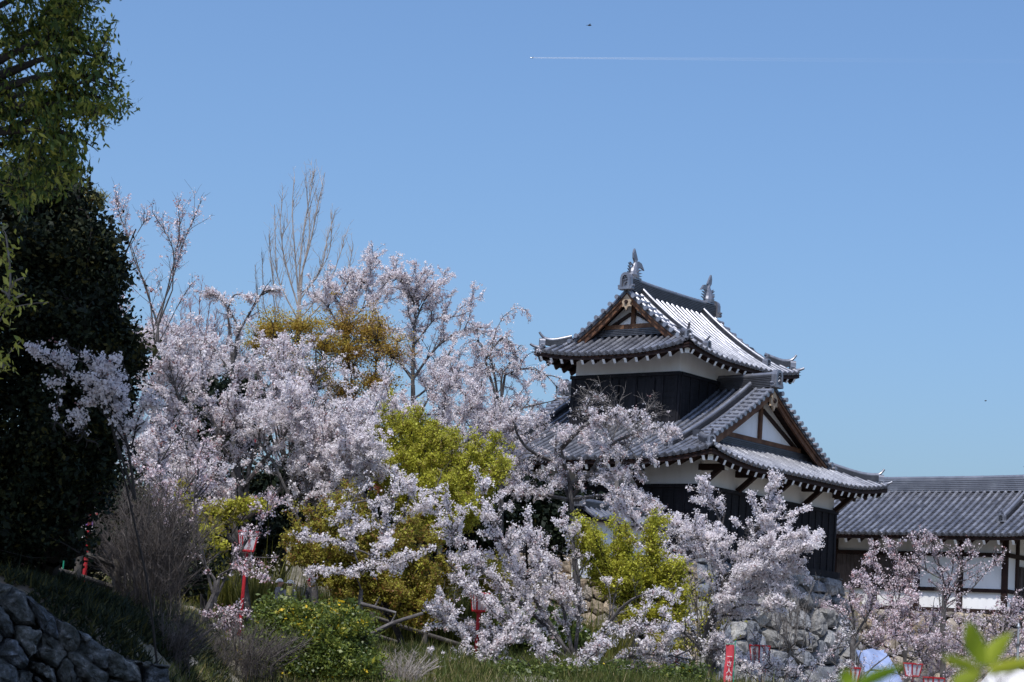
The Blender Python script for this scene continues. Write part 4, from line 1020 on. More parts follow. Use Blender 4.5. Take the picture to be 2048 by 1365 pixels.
# ------------------------------------------------------------------ leafy masses (maples, evergreens, bushes)
def inside_blobs(blobs, n, rng, shell=.35, rough=.2):
    """random points in a union of ellipsoids (x,y px, depth, rx,ry px, rz m), crowded towards the skin"""
    w = np.array([b[3]*b[4]*(b[2]/1000)**2 for b in blobs]); w = w/w.sum(); k = rng.multinomial(n, w); out = []
    for b, m in zip(blobs, k):
        d = unit(rng.normal(0, 1, (m, 3))); r = 1-np.abs(rng.normal(0, shell, (m, 1))); r = np.clip(r, .05, 1.1)
        s = b[2]/F; r = r*(1+rough*fbm(d[:, 0]*3+b[0], d[:, 1]*3+d[:, 2]*4, 1.0, int(b[0])%97)[:, None]*.6)
        q = d*r*np.array([[b[3]*s, b[5], b[4]*s]]); out.append(P(b[0], b[1], b[2])+q[:, 0:1]*rt+q[:, 1:2]*fw+q[:, 2:3]*upv)
    return np.vstack(out)
def leafy(name, label, cat, base, blobs, seed, mat, pads, per, prad, size, aspect=1.4, flat=.4, tone=(.5, .22), group=None, bark='bark_dark',
          trunk_r=.12, shell=.3, rough=.2, axis=None, leafname='crown', branches=True, ptone=.2, nrm=(0, 0, .6)):
    rng = np.random.RandomState(seed); base = np.asarray(base, float).copy(); base[2] = gz(base[0], base[1])-.15
    root = empty(name, base, label, cat, group)
    C = inside_blobs(blobs, pads, rng, shell, rough)
    pt_ = np.clip(rng.normal(tone[0], ptone, len(C)), 0, 1)
    X = np.repeat(C, per, 0)+rng.normal(0, 1, (len(C)*per, 3))*np.array([prad, prad, prad*flat])
    t = np.clip(np.repeat(pt_, per)+rng.normal(0, tone[1]*.6, len(X)), 0, 1)
    np_mesh(leafname, quads(X, size, rng, aspect, nrm=np.array(nrm), axis=axis), 4, M[mat], t, parent=root)
    if branches:
        QT = []; cs = [P(b[0], b[1], b[2]) for b in blobs]; mid = np.mean(cs, 0); fork = base*.5+mid*.5; fork[2] = min(c[2] for c in cs)*.6+base[2]*.4
        QT.append(tubes_np(smooth_path([base, (base+fork)/2+rng.normal(0, .1, 3), fork], 8, .03, rng)[None], trunk_r, trunk_r*.7, 7))
        L0 = []
        for c in cs:
            for k in range(2):
                p = smooth_path([fork, (fork+c)/2+rng.normal(0, .15, 3), c+rng.normal(0, .25, 3)], 10, .05, rng); L0.append(p); QT.append(tubes_np(p[None], trunk_r*.3, .012, 5))
        idx = rng.choice(len(C), min(len(C), 650), replace=False)    # twigs reach the leaf pads
        E_ = C[idx]; allp = np.vstack(L0); dd = ((E_[:, None, :]-allp[None])**2).sum(2)+((allp[None, :, 2]-E_[:, None, 2]) > 0)*2; near = allp[dd.argmin(1)]
        mid_ = (near+E_)/2+rng.normal(0, .05, E_.shape)+np.array([0, 0, .05]); QT.append(tubes_np(np.stack([near, mid_, E_], 1), .016, .005, 3))
        np_mesh('trunk', np.vstack(QT), 4, M[bark], parent=root)
    tree.count += len(X)
    return root
G_M = 'maples in new leaf'
def maple(label, base, blobs, seed, mat, **k):
    rg = np.random.RandomState(seed); bp = P(*base); limbs = []; cs = [P(*q[:3]) for q in blobs]; low = min(c[2] for c in cs)
    fork = bp*.35+np.mean(cs, 0)*.65; fork[2] = min(low-.2, bp[2]*.45+np.mean(cs, 0)[2]*.55)
    for q, c in zip(blobs, cs):
        sx, sy = q[3]*q[2]/F, q[4]*q[2]/F
        for i in range(max(4, int(sx*sy*14))):
            d = unit(rg.normal(0, 1, (1, 3)))[0]; e = c+rt*d[0]*sx*.75+upv*abs(d[2])*sy*.7*(1 if rg.rand() < .55 else -1)+fw*d[1]*q[5]*.8
            limbs.append([fork+rg.normal(0, .06, 3), fork*.45+e*.55+np.array([0, 0, -.12]), e])
    a_ = dict(trunk_r=.10, limb_r=.028, b1=5.5, l1=.52, b2=10, l2=.24, up1=.12, up2=.05, flat=.6, leafname='crown', dens=24, den1=9, clus=8, crad=.055, size=.038, aspect=1.4, tone=(.5, .3), start=.35, ra=.008, rb=.004, mat_bark='bark_dark', group=G_M); a_.update(k)
    return tree('maple_tree', label, 'maple tree', bp, limbs, seed, mat, **a_)
maple('yellow green maple at the centre, below the cherry blossom', (850, 1300, 56),
      [(785, 870, 57, 60, 48, .8), (850, 860, 57, 75, 52, 1.0), (805, 930, 56, 60, 48, .8), (925, 895, 56, 70, 48, 1.0), (975, 890, 55, 38, 30, .6), (845, 950, 55, 70, 45, .8), (905, 965, 54, 60, 42, .8), (740, 870, 57, 38, 34, .5), (880, 1000, 54, 50, 30, .6), (990, 935, 54, 40, 30, .6), (770, 930, 55, 40, 40, .6), (935, 1010, 53, 40, 28, .5)],
      51, 'maple', tone=(.55, .28))
maple('olive and bronze maple in front, left of the centre cherry', (810, 1340, 50),
      [(660, 1035, 50, 80, 52, .9), (610, 1090, 50, 58, 45, .8), (720, 1090, 50, 62, 45, .8), (845, 1055, 50, 62, 48, .8), (865, 1125, 50, 70, 58, .9), (900, 1180, 50, 45, 42, .6), (690, 1000, 50, 52, 30, .6), (800, 1100, 50, 60, 52, .7), (740, 1060, 50, 58, 48, .7), (790, 1160, 50, 55, 55, .7), (850, 1210, 49.5, 62, 50, .7), (650, 1130, 50, 50, 30, .5)],
      52, 'maple_olive', l1=.55)
maple('bright yellow green maple in front of the turret base', (1290, 1360, 51),
      [(1185, 1068, 50.6, 58, 44, .8), (1250, 1070, 50.6, 48, 42, .8), (1225, 1130, 50.6, 58, 50, .8), (1290, 1145, 50.6, 58, 52, .9), (1338, 1190, 50.6, 40, 55, .6), (1355, 1150, 50.6, 30, 40, .5), (1365, 1235, 50.6, 28, 45, .5), (1262, 1195, 50.6, 55, 40, .7), (1152, 1050, 50.6, 30, 22, .5), (1315, 1060, 51, 26, 26, .5), (1310, 1230, 50.6, 48, 40, .7)],
      53, 'maple', tone=(.62, .28), l1=.42)
leafy('maple_tree', 'bronze maple against the sky behind the cherries, left part', 'maple tree', P(580, 1200, 65),
      [(545, 660, 65, 55, 45, .9), (600, 655, 65, 55, 45, .9), (645, 690, 65, 55, 45, .9), (575, 710, 65, 50, 40, .7), (508, 690, 65, 30, 18, .4), (625, 750, 65, 50, 40, .7)],
      54, 'maple_brown', 480, 44, .2, .036, tone=(.75, .22), group=G_M, shell=.7, rough=.8)
leafy('maple_tree', 'rust brown maple against the sky behind the cherries, right part', 'maple tree', P(730, 1200, 65.5),
      [(690, 655, 65.5, 58, 45, .9), (745, 665, 65.5, 50, 45, .9), (775, 700, 65.5, 45, 38, .7), (700, 705, 65.5, 55, 45, .8), (755, 765, 65.5, 50, 45, .8), (690, 780, 65.5, 45, 40, .7)],
      55, 'maple_brown', 520, 44, .2, .036, tone=(.5, .22), group=G_M, shell=.7, rough=.8)
leafy('maple_tree', 'small rusty red maple between white blossom and green maple', 'maple tree', P(810, 1300, 60),
      [(800, 950, 60, 40, 25, .5), (780, 975, 60, 35, 20, .5), (905, 985, 60, 25, 20, .4), (830, 925, 60, 25, 14, .4)],
      56, 'red_leaf', 90, 60, .14, .05, tone=(.5, .25), shell=.5, rough=.3)
leafy('maple_tree', 'small olive maple low at the foot of the centre cherry', 'maple tree', P(1010, 1350, 56),
      [(985, 1150, 57, 40, 40, .6), (940, 1160, 57, 30, 40, .5), (1330, 1290, 56, 40, 25, .5)],
      57, 'maple_olive', 120, 70, .16, .05, tone=(.6, .25), shell=.5, rough=.3, branches=False)
# evergreens that make the dark gaps behind the blossom
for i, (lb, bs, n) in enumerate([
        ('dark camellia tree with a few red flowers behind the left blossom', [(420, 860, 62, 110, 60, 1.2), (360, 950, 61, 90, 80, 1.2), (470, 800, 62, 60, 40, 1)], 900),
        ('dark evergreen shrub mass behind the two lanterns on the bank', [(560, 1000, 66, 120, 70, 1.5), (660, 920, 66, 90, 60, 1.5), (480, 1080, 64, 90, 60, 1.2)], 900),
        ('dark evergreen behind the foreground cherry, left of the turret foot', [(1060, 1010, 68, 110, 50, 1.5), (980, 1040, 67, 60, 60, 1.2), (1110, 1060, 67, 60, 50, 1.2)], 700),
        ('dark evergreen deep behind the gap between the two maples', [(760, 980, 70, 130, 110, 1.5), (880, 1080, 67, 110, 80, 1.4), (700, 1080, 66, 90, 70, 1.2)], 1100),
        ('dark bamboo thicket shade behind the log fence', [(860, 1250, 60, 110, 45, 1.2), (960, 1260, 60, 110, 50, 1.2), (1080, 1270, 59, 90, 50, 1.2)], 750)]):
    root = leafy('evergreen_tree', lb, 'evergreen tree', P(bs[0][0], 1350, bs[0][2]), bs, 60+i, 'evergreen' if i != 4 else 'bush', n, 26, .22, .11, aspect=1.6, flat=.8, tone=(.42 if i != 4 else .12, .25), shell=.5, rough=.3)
    if i == 0:
        rng = np.random.RandomState(5); C = inside_blobs([(420, 845, 61.2, 110, 55, .9), (350, 900, 60.2, 60, 60, .8)], 26, rng, .2, .1)
        np_mesh('flower', quads(np.repeat(C, 5, 0)+rng.normal(0, .03, (len(C)*5, 3)), .09, rng), 4, M['camellia_red'], rng.random(len(C)*5), parent=root)
leafy('evergreen_hedge', 'low dark hedge in deep shade behind the short log fence at left', 'hedge', P(150, 1150, 46),
      [(120, 1090, 46, 150, 60, .8), (260, 1080, 47, 120, 70, .8), (30, 1060, 45, 120, 80, .9), (230, 1010, 47, 70, 60, .7), (360, 1130, 49, 90, 50, .7)], 72, 'evergreen', 1500, 24, .16, .07, aspect=1.7, flat=.9, tone=(.5, .3), shell=.5, rough=.3)
# ---- the shaded evergreen at the left
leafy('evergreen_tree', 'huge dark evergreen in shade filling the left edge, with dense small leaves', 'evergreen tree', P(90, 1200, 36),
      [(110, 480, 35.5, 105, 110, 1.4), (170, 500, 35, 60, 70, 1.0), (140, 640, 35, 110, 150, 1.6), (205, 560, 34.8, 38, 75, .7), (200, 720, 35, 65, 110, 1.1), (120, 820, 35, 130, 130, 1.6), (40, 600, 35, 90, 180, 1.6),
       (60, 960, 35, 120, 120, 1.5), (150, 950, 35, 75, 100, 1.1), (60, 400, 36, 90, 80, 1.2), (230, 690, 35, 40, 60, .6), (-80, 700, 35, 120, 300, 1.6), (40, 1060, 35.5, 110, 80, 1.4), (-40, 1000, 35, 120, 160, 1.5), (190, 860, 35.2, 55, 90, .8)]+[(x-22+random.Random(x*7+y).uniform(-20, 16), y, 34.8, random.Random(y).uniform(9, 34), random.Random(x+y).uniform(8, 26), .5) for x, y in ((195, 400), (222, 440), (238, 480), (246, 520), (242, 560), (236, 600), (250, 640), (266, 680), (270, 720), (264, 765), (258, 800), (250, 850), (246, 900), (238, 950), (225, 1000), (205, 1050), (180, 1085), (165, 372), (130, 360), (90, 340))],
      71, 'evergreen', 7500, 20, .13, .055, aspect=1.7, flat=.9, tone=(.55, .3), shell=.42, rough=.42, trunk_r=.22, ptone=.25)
# ---- the tall oak whose crown hangs in at the top left and shades the bank
def oakl(l): return P3(l)
tree('oak_tree', 'tall oak with drooping fresh leaves, its boughs reaching in at top left', 'oak tree', P(-900, 1300, 26),
     [oakl(l) for l in [
        [(-420, 420, 26), (-200, 250, 25.5), (0, 120, 25), (90, 85, 24.5), (165, 55, 24)],
        [(-420, 420, 26), (-150, 300, 25), (20, 200, 24.5), (110, 185, 24), (190, 160, 23.8)],
        [(-420, 420, 26), (-150, 330, 25), (0, 225, 24.5), (90, 205, 24), (165, 215, 23.8)],
        [(-420, 500, 26), (-150, 330, 25), (30, 255, 24.5), (90, 245, 24), (140, 275, 23.8)],
        [(-420, 500, 26), (-150, 360, 25.5), (10, 285, 25), (90, 310, 24.5), (150, 345, 24.2)],
        [(-420, 300, 26), (-200, 80, 25.5), (0, 20, 25), (80, -20, 24.5), (150, -30, 24)],
        [(-420, 300, 26), (-100, 130, 25.5), (60, 60, 25), (120, 20, 24.5), (160, 10, 24)],
        [(-420, 500, 26), (-250, 400, 25.5), (-60, 360, 25), (40, 375, 24.5), (120, 380, 24.4)],
        [(60, 160, 24.5), (150, 150, 24.2), (180, 130, 24), (205, 120, 23.9)], [(100, 200, 24.3), (160, 185, 24), (200, 195, 23.8)], [(60, 90, 24.5), (130, 70, 24.2), (185, 85, 24)], [(90, 150, 24.3), (170, 150, 24), (225, 160, 23.8)], [(80, 120, 24.4), (160, 105, 24.1), (228, 128, 23.9)], [(80, 220, 24.3), (150, 225, 24), (212, 215, 23.8)], [(60, 260, 24.3), (120, 265, 24.1), (175, 285, 23.9)],
        [(-600, 300, 26), (-500, -200, 25.5), (-300, -500, 25), (-100, -700, 24.5)],
        [(-600, 300, 26), (-300, -100, 24.5), (-50, -300, 23.5), (150, -420, 22.5)],
        [(-600, 200, 26), (-500, -500, 24), (-300, -900, 22.5), (-50, -1200, 21.5)],
        [(-600, 200, 26), (-700, -500, 25), (-700, -1100, 23)],
        [(-600, 200, 26), (-300, -200, 23), (-100, -500, 21.5), (100, -800, 20.5)],
        [(-600, 200, 26), (-900, -300, 24), (-1100, -800, 22)],
        [(-600, 200, 26), (-400, -300, 27), (-200, -600, 28), (0, -900, 28)]]],
     81, 'oak', 'bark_dark', trunk_r=.32, limb_r=.05, b1=4.4, l1=.62, b2=6.5, l2=.34, up1=0, up2=0, droop=.15, flat=.35, leafname='crown', ra=.014, rb=.006, dens=15, den1=7, clus=5, crad=.06, size=.031, aspect=2.7,
     leaf_axis=np.array([.25, 0, -1.0]), tone=(.55, .3), start=.25)
# unseen oak added off the left edge, high crowns shaped to shade the bank
leafy('oak_tree', 'unseen oak added beyond the left edge so its high crown shades the bank', 'oak tree', P(-900, 1300, 22),
      [(-500, -900, 24, 600, 350, 2.6), (-300, -1500, 21, 600, 400, 2.6), (-900, -500, 26, 500, 500, 2.8), (-200, -700, 26, 330, 160, 1.8), (0, -1150, 23, 450, 300, 2.6), (170, -1350, 21.5, 260, 300, 2.2), (-250, -1000, 28, 500, 300, 2.4)], 82, 'oak', 4200, 14, .35, .22, aspect=1.6, flat=.8, tone=(.4, .25), shell=.5)
tree('young_oak', 'sprigs of sunlit yellow green leaves at the left edge before the dark evergreen', 'sapling', P(-260, 1300, 24),
     [P3(l) for l in [[(-250, 800, 24), (-100, 690, 24), (0, 640, 24), (20, 560, 24), (12, 470, 24)], [(-20, 650, 24), (10, 610, 24), (48, 588, 24)], [(-250, 760, 24), (-80, 640, 24), (-10, 600, 24)], [(-200, 800, 24), (-60, 700, 24), (0, 745, 24)]]],
     83, 'oak', 'twig', trunk_r=.06, limb_r=.018, b1=2.5, l1=.35, b2=4, l2=.2, droop=.2, leafname='crown', dens=14, clus=4, crad=.05, size=.032, aspect=2.8, leaf_axis=np.array([.4, 0, -.8]), tone=(.93, .08))
tree('pine_tree', 'gnarled pine bough poking out above the dark evergreen', 'pine tree', P(20, 1300, 37),
     [P3(l) for l in [[(60, 480, 37), (105, 445, 36.6), (150, 410, 36.3), (180, 402, 36), (203, 398, 36)], [(105, 445, 36.6), (120, 420, 36.4), (150, 395, 36.2), (185, 385, 36)], [(90, 450, 36.6), (100, 415, 36.5), (130, 385, 36.4)], [(60, 480, 37), (40, 400, 36.6), (30, 350, 36.5), (60, 335, 36.4)]]],
     84, 'pine', 'wood', trunk_r=.14, limb_r=.05, b1=4.5, l1=.35, b2=6, l2=.16, leafname='crown', dens=26, den1=12, clus=9, crad=.05, size=.02, aspect=9, leaf_axis=np.array([0, 0, 1.0]), tone=(.6, .25), flat=.5, start=.4)

# ---- bare trees and shrubs
tree('bare_tree', 'tall pale leafless tree with upright branches against the sky', 'bare tree', P(597, 1200, 78),
     [P3(l) for l in [[(597, 640, 78), (602, 520, 78), (612, 440, 78), (622, 380, 78), (628, 345, 78)], [(600, 560, 78), (625, 470, 78), (640, 400, 78), (650, 345, 78)], [(597, 600, 78), (590, 500, 78), (586, 430, 78), (588, 360, 78)],
       [(597, 620, 78), (570, 520, 78), (562, 460, 78), (565, 390, 78)], [(600, 590, 78), (630, 560, 78), (660, 500, 78), (662, 420, 78)], [(597, 640, 78), (640, 590, 78), (670, 540, 78), (690, 470, 78)],
       [(597, 640, 78), (570, 590, 78), (553, 530, 78), (549, 410, 78)], [(605, 540, 78), (618, 470, 78), (615, 400, 78), (612, 355, 78)], [(597, 650, 78), (560, 630, 78), (545, 540, 78), (538, 475, 78)], [(600, 600, 78), (640, 540, 78), (655, 480, 78), (668, 430, 78)],
       [(597, 660, 78), (650, 600, 78), (690, 560, 78), (705, 500, 78)]]],
     91, None, 'bark_pale', trunk_r=.13, limb_r=.03, b1=4.2, l1=1.1, b2=4.5, l2=.32, up1=.8, up2=.4, clus=0, flat=0, start=.12, ra=.012, rb=.006)
tree('bare_tree', 'slim leafless sapling left of the tall pale bare tree', 'bare tree', P(560, 1200, 77),
     [P3(l) for l in [[(560, 690, 77), (548, 600, 77), (542, 520, 77), (538, 470, 77)], [(560, 700, 77), (530, 620, 77), (525, 560, 77), (524, 505, 77)], [(560, 700, 77), (520, 640, 77), (512, 580, 77), (510, 530, 77)]]],
     92, None, 'twig', trunk_r=.05, limb_r=.022, b1=4, l1=.6, b2=4, l2=.25, up1=.8, clus=0, ra=.01, rb=.005)
tree('bare_tree', 'reddish budding treetop on the skyline right of the forked cherry', 'bare tree', P(410, 1200, 78),
     [P3([(400, 850, 78), (395+dx*.5, 740, 78), (400+dx, y-22, 78)]) for dx, y in [(-60, 670), (-40, 645), (-20, 630), (0, 620), (20, 625), (35, 640), (50, 660), (65, 690), (-75, 690)]],
     93, None, 'twig_red', trunk_r=.12, limb_r=.03, b1=8, l1=.75, b2=12, l2=.4, up1=.6, up2=.4, clus=0, ra=.012, rb=.007)
def fan(cx, cy, d, n, spx, h, seed, sy=0):
    r = random.Random(seed); out = []
    for i in range(n):
        a = r.uniform(-1, 1); hh = h*r.uniform(.6, 1.0)*(1-.3*abs(a)); dd = d+r.uniform(-1, 1)*spx*.4*d/F
        out.append(P3([(cx+a*spx*.45, cy+r.uniform(-10, 20), dd), (cx+a*spx*.5, cy-hh*.5, dd), (cx+a*spx*r.uniform(.8, 1.1), cy-hh+sy*a, dd)]))
    return out
GB = 'leafless brushwood on the bank'
tree('bare_shrub', 'big tangle of grey bare twigs leaning right beside the dark evergreen', 'bare shrub', P(290, 1270, 40), fan(300, 1240, 40, 80, 135, 290, 1), 94, None, 'twig_shaded', trunk_r=.02, limb_r=.008, b1=6.5, l1=.8, b2=9, l2=.32, up1=.35, clus=0, group=GB, wob=.22, ra=.005, rb=.0028)
tree('bare_shrub', 'low grey brush at the bottom, left of the green bush', 'bare shrub', P(480, 1400, 42), fan(480, 1370, 42, 70, 150, 130, 2), 95, None, 'twig_shaded', trunk_r=.015, limb_r=.006, b1=9, l1=.5, b2=12, l2=.22, up1=.2, clus=0, group=GB, wob=.22, ra=.004, rb=.0025)
tree('bare_shrub', 'pale bare twigs at the bottom, right of the green bush', 'bare shrub', P(800, 1410, 44), fan(800, 1385, 44, 44, 80, 95, 3), 96, None, 'bark_pale', trunk_r=.02, limb_r=.008, b1=8, l1=.35, b2=8, l2=.2, up1=.3, clus=0, group=GB, wob=.22, ra=.004, rb=.0025)
tree('bare_shrub', 'leafless twiggy shrub in front of the blue grey stone base', 'bare shrub', P(1590, 1420, 60), fan(1590, 1290, 60, 16, 90, 150, 4), 97, None, 'twig', trunk_r=.06, limb_r=.015, b1=5, l1=.7, b2=7, l2=.35, up1=.3, clus=0, group=GB, wob=.22, ra=.008, rb=.004)
tree('bare_shrub', 'brown leafless thicket in the shade right of the boulders', 'bare shrub', P(330, 1400, 36), fan(330, 1340, 36, 44, 110, 130, 5), 98, None, 'twig_shaded', trunk_r=.02, limb_r=.01, b1=8, l1=.4, b2=9, l2=.25, up1=.2, clus=0, group=GB, wob=.22, ra=.005, rb=.003)
tree('bare_shrub', 'small bare bushes with green buds below the right front cherry', 'bare shrub', P(1420, 1440, 58), fan(1400, 1340, 58, 22, 110, 200, 6), 99, 'maple', 'twig', trunk_r=.03, limb_r=.012, b1=4, l1=.6, b2=4, l2=.3, dens=4, den1=2, clus=4, size=.05, up1=.3, group=GB, leafname='crown')
leafy('flowering_bush', 'rounded green bush with small yellow flowers at the bottom, left of centre', 'bush', P(640, 1400, 44),
      [(585, 1258, 44, 75, 55, .8), (665, 1262, 44, 85, 60, .9), (640, 1320, 43.5, 110, 80, 1.0), (700, 1340, 43.5, 70, 60, .8), (565, 1315, 43.5, 60, 60, .8)],
      101, 'bush', 1800, 46, .11, .042, aspect=1.8, flat=.8, tone=(.46, .25), shell=.38, rough=.5)
leafy('green_bush', 'dark low bushes at the bottom edge under the foreground cherry', 'bush', P(1150, 1460, 46),
      [(1030, 1352, 46, 60, 26, .6), (1110, 1362, 46, 60, 30, .6), (1200, 1365, 46.5, 70, 30, .6), (1290, 1362, 47, 60, 32, .6), (1370, 1362, 48, 50, 30, .6)], 103, 'bush', 700, 44, .12, .04, aspect=1.8, flat=.8, tone=(.28, .25), shell=.5, rough=.5)
leafy('green_bush', 'small leafy shrub with yellow green shoots between the blossom at lower left', 'bush', P(400, 1330, 53),
      [(430, 1030, 53, 50, 30, .6), (410, 1090, 52, 40, 50, .6), (480, 1010, 53, 50, 20, .5), (340, 1000, 53, 40, 40, .5)], 102, 'maple', 190, 40, .16, .06, tone=(.45, .25), shell=.5)

tree('bare_shrub', 'dark leafless boughs crossing in front of the pale blue tarpaulin', 'bare shrub', P(1712, 1430, 56),
     [P3(l) for l in [[(1712, 1370, 56), (1760, 1320, 56), (1800, 1300, 56), (1850, 1310, 56)], [(1712, 1370, 56), (1740, 1340, 56), (1790, 1345, 56), (1830, 1365, 56)], [(1712, 1370, 56), (1720, 1310, 56), (1745, 1280, 56)], [(1712, 1370, 56), (1670, 1330, 56), (1640, 1310, 56)]]],
     104, 'blossom_pink', 'bark', trunk_r=.06, limb_r=.03, b1=4, l1=.5, b2=6, l2=.3, dens=4, den1=2, clus=6, size=.036, ra=.009, rb=.005, up1=.3, wob=.15)
# ---- grass and undergrowth
def blades(name, regions, n, seed, mat, h, w, lean=.35, tone=(.5, .25)):
    rng = np.random.RandomState(seed); X = []
    for (x0, x1, y0, y1) in regions:
        X.append(np.stack([rng.uniform(x0, x1, n), rng.uniform(y0, y1, n)], 1))
    X = np.vstack(X); keep = fbm(X[:, 0], X[:, 1], 1.3, seed) > -.5; X = X[keep]
    Zg = ground_rel(X[:, 0], X[:, 1])+EYE-.02; B = np.column_stack([X, Zg]); m = len(B)
    d = unit(rng.normal(0, lean, (m, 3))*np.array([1, 1, .2])+np.array([0, 0, 1])); hh = h*np.exp(rng.normal(0, .35, (m, 1))); s = unit(np.cross(d, rng.normal(0, 1, (m, 3))))*w*.5
    tip = B+d*hh; mid = B+d*hh*.55
    Q = np.stack([B-s, B+s, mid+s*.8, tip], 1).reshape(-1, 3)
    o = np_mesh(name, Q, 4, M[mat], np.clip(rng.normal(*tone, m), 0, 1)); return o
tag(blades('grass', [(-11, 3, 47, 60), (-6.5, 0, 42, 52), (-5.6, -2, 33, 46)], 26000, 201, 'grass', .16, .022), 'short grass growing over the bank below the trees', 'grass', kind='stuff')
tag(blades('bamboo_grass', [(-9.5, 4, 59.5, 63), (-7, 0, 57.5, 59.5)], 26000, 202, 'bamboo', 1.05, .045, .25, (.33, .2)), 'tall yellow green bamboo grass behind the path', 'bamboo grass', kind='stuff')
tag(blades('ferns', [(-10, -3.0, 31.2, 38), (-10, -3.6, 38, 46)], 38000, 204, 'evergreen', .17, .04, .8, (.75, .25)), 'dark ferns and ivy added to darken the shaded slope above the boulders', 'undergrowth', kind='stuff')  # dark blades added to cover pale ground and deepen the shade
tag(blades('bank_grass', [(-3.2, 9, 40, 52), (-2, 5, 46, 52)], 34000, 205, 'grass', .24, .024, .45, (.3, .25)), 'green and straw coloured grass at the bottom centre of the bank', 'grass', kind='stuff')
tag(blades('undergrowth', [(3, 20, 52, 62)], 30000, 203, 'grass', .35, .03), 'rough undergrowth at the foot of the stone base', 'undergrowth', kind='stuff')

# ---- retaining wall of boulders, lower left
BA = P(-60, 1150, 31.0); BB = P(310, 1330, 32.0); bd = (BB-BA); bl = np.linalg.norm(bd[:2]); be = np.array([bd[0]/bl, bd[1]/bl, 0]); bn = np.array([be[1], -be[0], 0])
btop = lambda x: BA[2]+(BB[2]-BA[2])*x/bl+.12*math.sin(x*2.1)
stone_wall('boulder_wall', lambda x, y, o: BA+be*x*1.0+np.array([0, 0, btop(x)-BA[2]-(2.8-y)*1.0])+bn*(o+.45*(2.8-y)), bl+.2, 2.8, .42, .28, M['boulder'],
           'old wall of rounded mossy boulders in the shade at bottom left', seed=12, jitter=.48, squash=.85, gap=.2, rugged=.2)

# ---- log fences
def fence(label, pts, d, n, h=.95):
    A = [P(*p) for p in pts]; root = empty('log_fence', (A[0][0], A[0][1], A[0][2]), label, 'fence', 'log fences along the path')
    path = densify(A, np.linalg.norm(A[-1]-A[0])/n)
    for hh in (h*.92, h*.45):
        m = MB(); m.tube([p+Z*(hh-h) for p in path], .055, 8); m.build('rail', M['log'], root, smooth=True)
    for p in path[::1]:
        m = MB(); m.tube([p-Z*(h+.35), p+Z*.06], .075, 8); m.build('fence_post', M['log'], root, smooth=True)
fence('two rail log fence descending to the right of the green bush', [(745, 1228, 52), (850, 1262, 53), (1010, 1312, 54.5), (1110, 1340, 55)], 52, 5)
fence('short piece of log fence in the shade at the left edge', [(95, 1082, 39), (160, 1098, 39.5), (235, 1125, 40)], 39, 2)

# ---- festival lanterns, banners
def text_mesh(body, size, origin, xdir, ydir, mat, parent, vertical=True, name='lettering', off=.004):
    cu = bpy.data.curves.new('t', 'FONT'); cu.body = '\n'.join(body) if vertical else body; cu.size = size; cu.align_x = 'CENTER'; cu.align_y = 'TOP'; cu.space_line = .95; cu.extrude = .002
    ob = bpy.data.objects.new('t', cu); col.objects.link(ob); bpy.context.view_layer.update()
    me = bpy.data.meshes.new_from_object(ob.evaluated_get(bpy.context.evaluated_depsgraph_get())); bpy.data.objects.remove(ob); bpy.data.curves.remove(cu)
    n = np.cross(xdir, ydir); me.transform(Matrix(((xdir[0], ydir[0], n[0], 0), (xdir[1], ydir[1], n[1], 0), (xdir[2], ydir[2], n[2], 0), (0, 0, 0, 1))))
    me.name = name; me.materials.clear(); me.materials.append(mat)
    o = bpy.data.objects.new(name, me); col.objects.link(o); o.location = tuple(origin+n*off); adopt(o, parent); return o
def lantern(label, x, ytop, ybot, d, w, rot=.6, post_to=None, txt='お城まつり'):
    top = P(x, ytop, d); s = d/F; h = (ybot-ytop)*s; w = w*s; c = top-Z*h
    g = gz(c[0], c[1]); base = np.array([c[0], c[1], min(g, c[2]-1.0)])
    root = empty('paper_lantern', base, label, 'lantern', 'red framed festival lanterns')
    m = MB(); m.tube([base-Z*.1, c], .045, 8); m.build('post', M['red'], root, smooth=True)
    a = np.array([math.cos(rot), math.sin(rot), 0]); b = np.array([-math.sin(rot), math.cos(rot), 0]); wt, wb = w*.5, w*.33
    cor = [(1, -1), (1, 1), (-1, 1), (-1, -1)]
    T_ = [top+(a*i+b*j)*wt*.78 for i, j in cor]; B_ = [c+(a*i+b*j)*wb*.78 for i, j in cor]
    m = MB()
    for i in range(4):
        j = (i+1) % 4; m.bar(T_[i], T_[j], .035, .045); m.bar(B_[i], B_[j], .035, .045); m.bar(B_[i], T_[i]+Z*.02, .035, .035, up=a)
    m.build('frame', M['red'], root)
    for i in range(4):
        j = (i+1) % 4; m = MB(); n_ = np.cross(T_[j]-T_[i], B_[i]-T_[i]); n_ = n_/np.linalg.norm(n_)
        m.plate([T_[i], T_[j], B_[j], B_[i]], n_*.006); m.build('panel', M['paper'], root)
        mid = (T_[i]+T_[j])/2; out = mid-top; out[2] = 0
        if out[1] < 0:           # panels that face the path and the camera
            xd = T_[j]-T_[i]; xd = xd/np.linalg.norm(xd); yd = mid-(B_[i]+B_[j])/2; yd = yd/np.linalg.norm(yd)
            if np.cross(xd, yd)@out < 0: xd = -xd
            text_mesh(txt, h*.20, mid-yd*h*.04, xd, yd, M['red'], root, off=.012)
    m = MB(); m.tube([c-Z*.06, c+Z*.0], .09, 8); m.build('collar', M['red'], root)
    return root
lantern('red framed paper lantern at left centre beside the green bush', 497, 1064, 1102, 50, 42, .35)
lantern('red framed lantern on a tall red post before the centre cherry', 960, 1187, 1222, 49, 36, .5)
lantern('lantern half hidden behind the bent mossy trunk', 748, 1130, 1160, 58, 34, .4)
lantern('red framed lantern in front of the rocks, right of the red banner', 1520, 1292, 1342, 57, 36, .6)
lantern('lantern in deep shade beside the dark evergreen, over a purple curtain', 186, 985, 1030, 40.5, 40, .3)
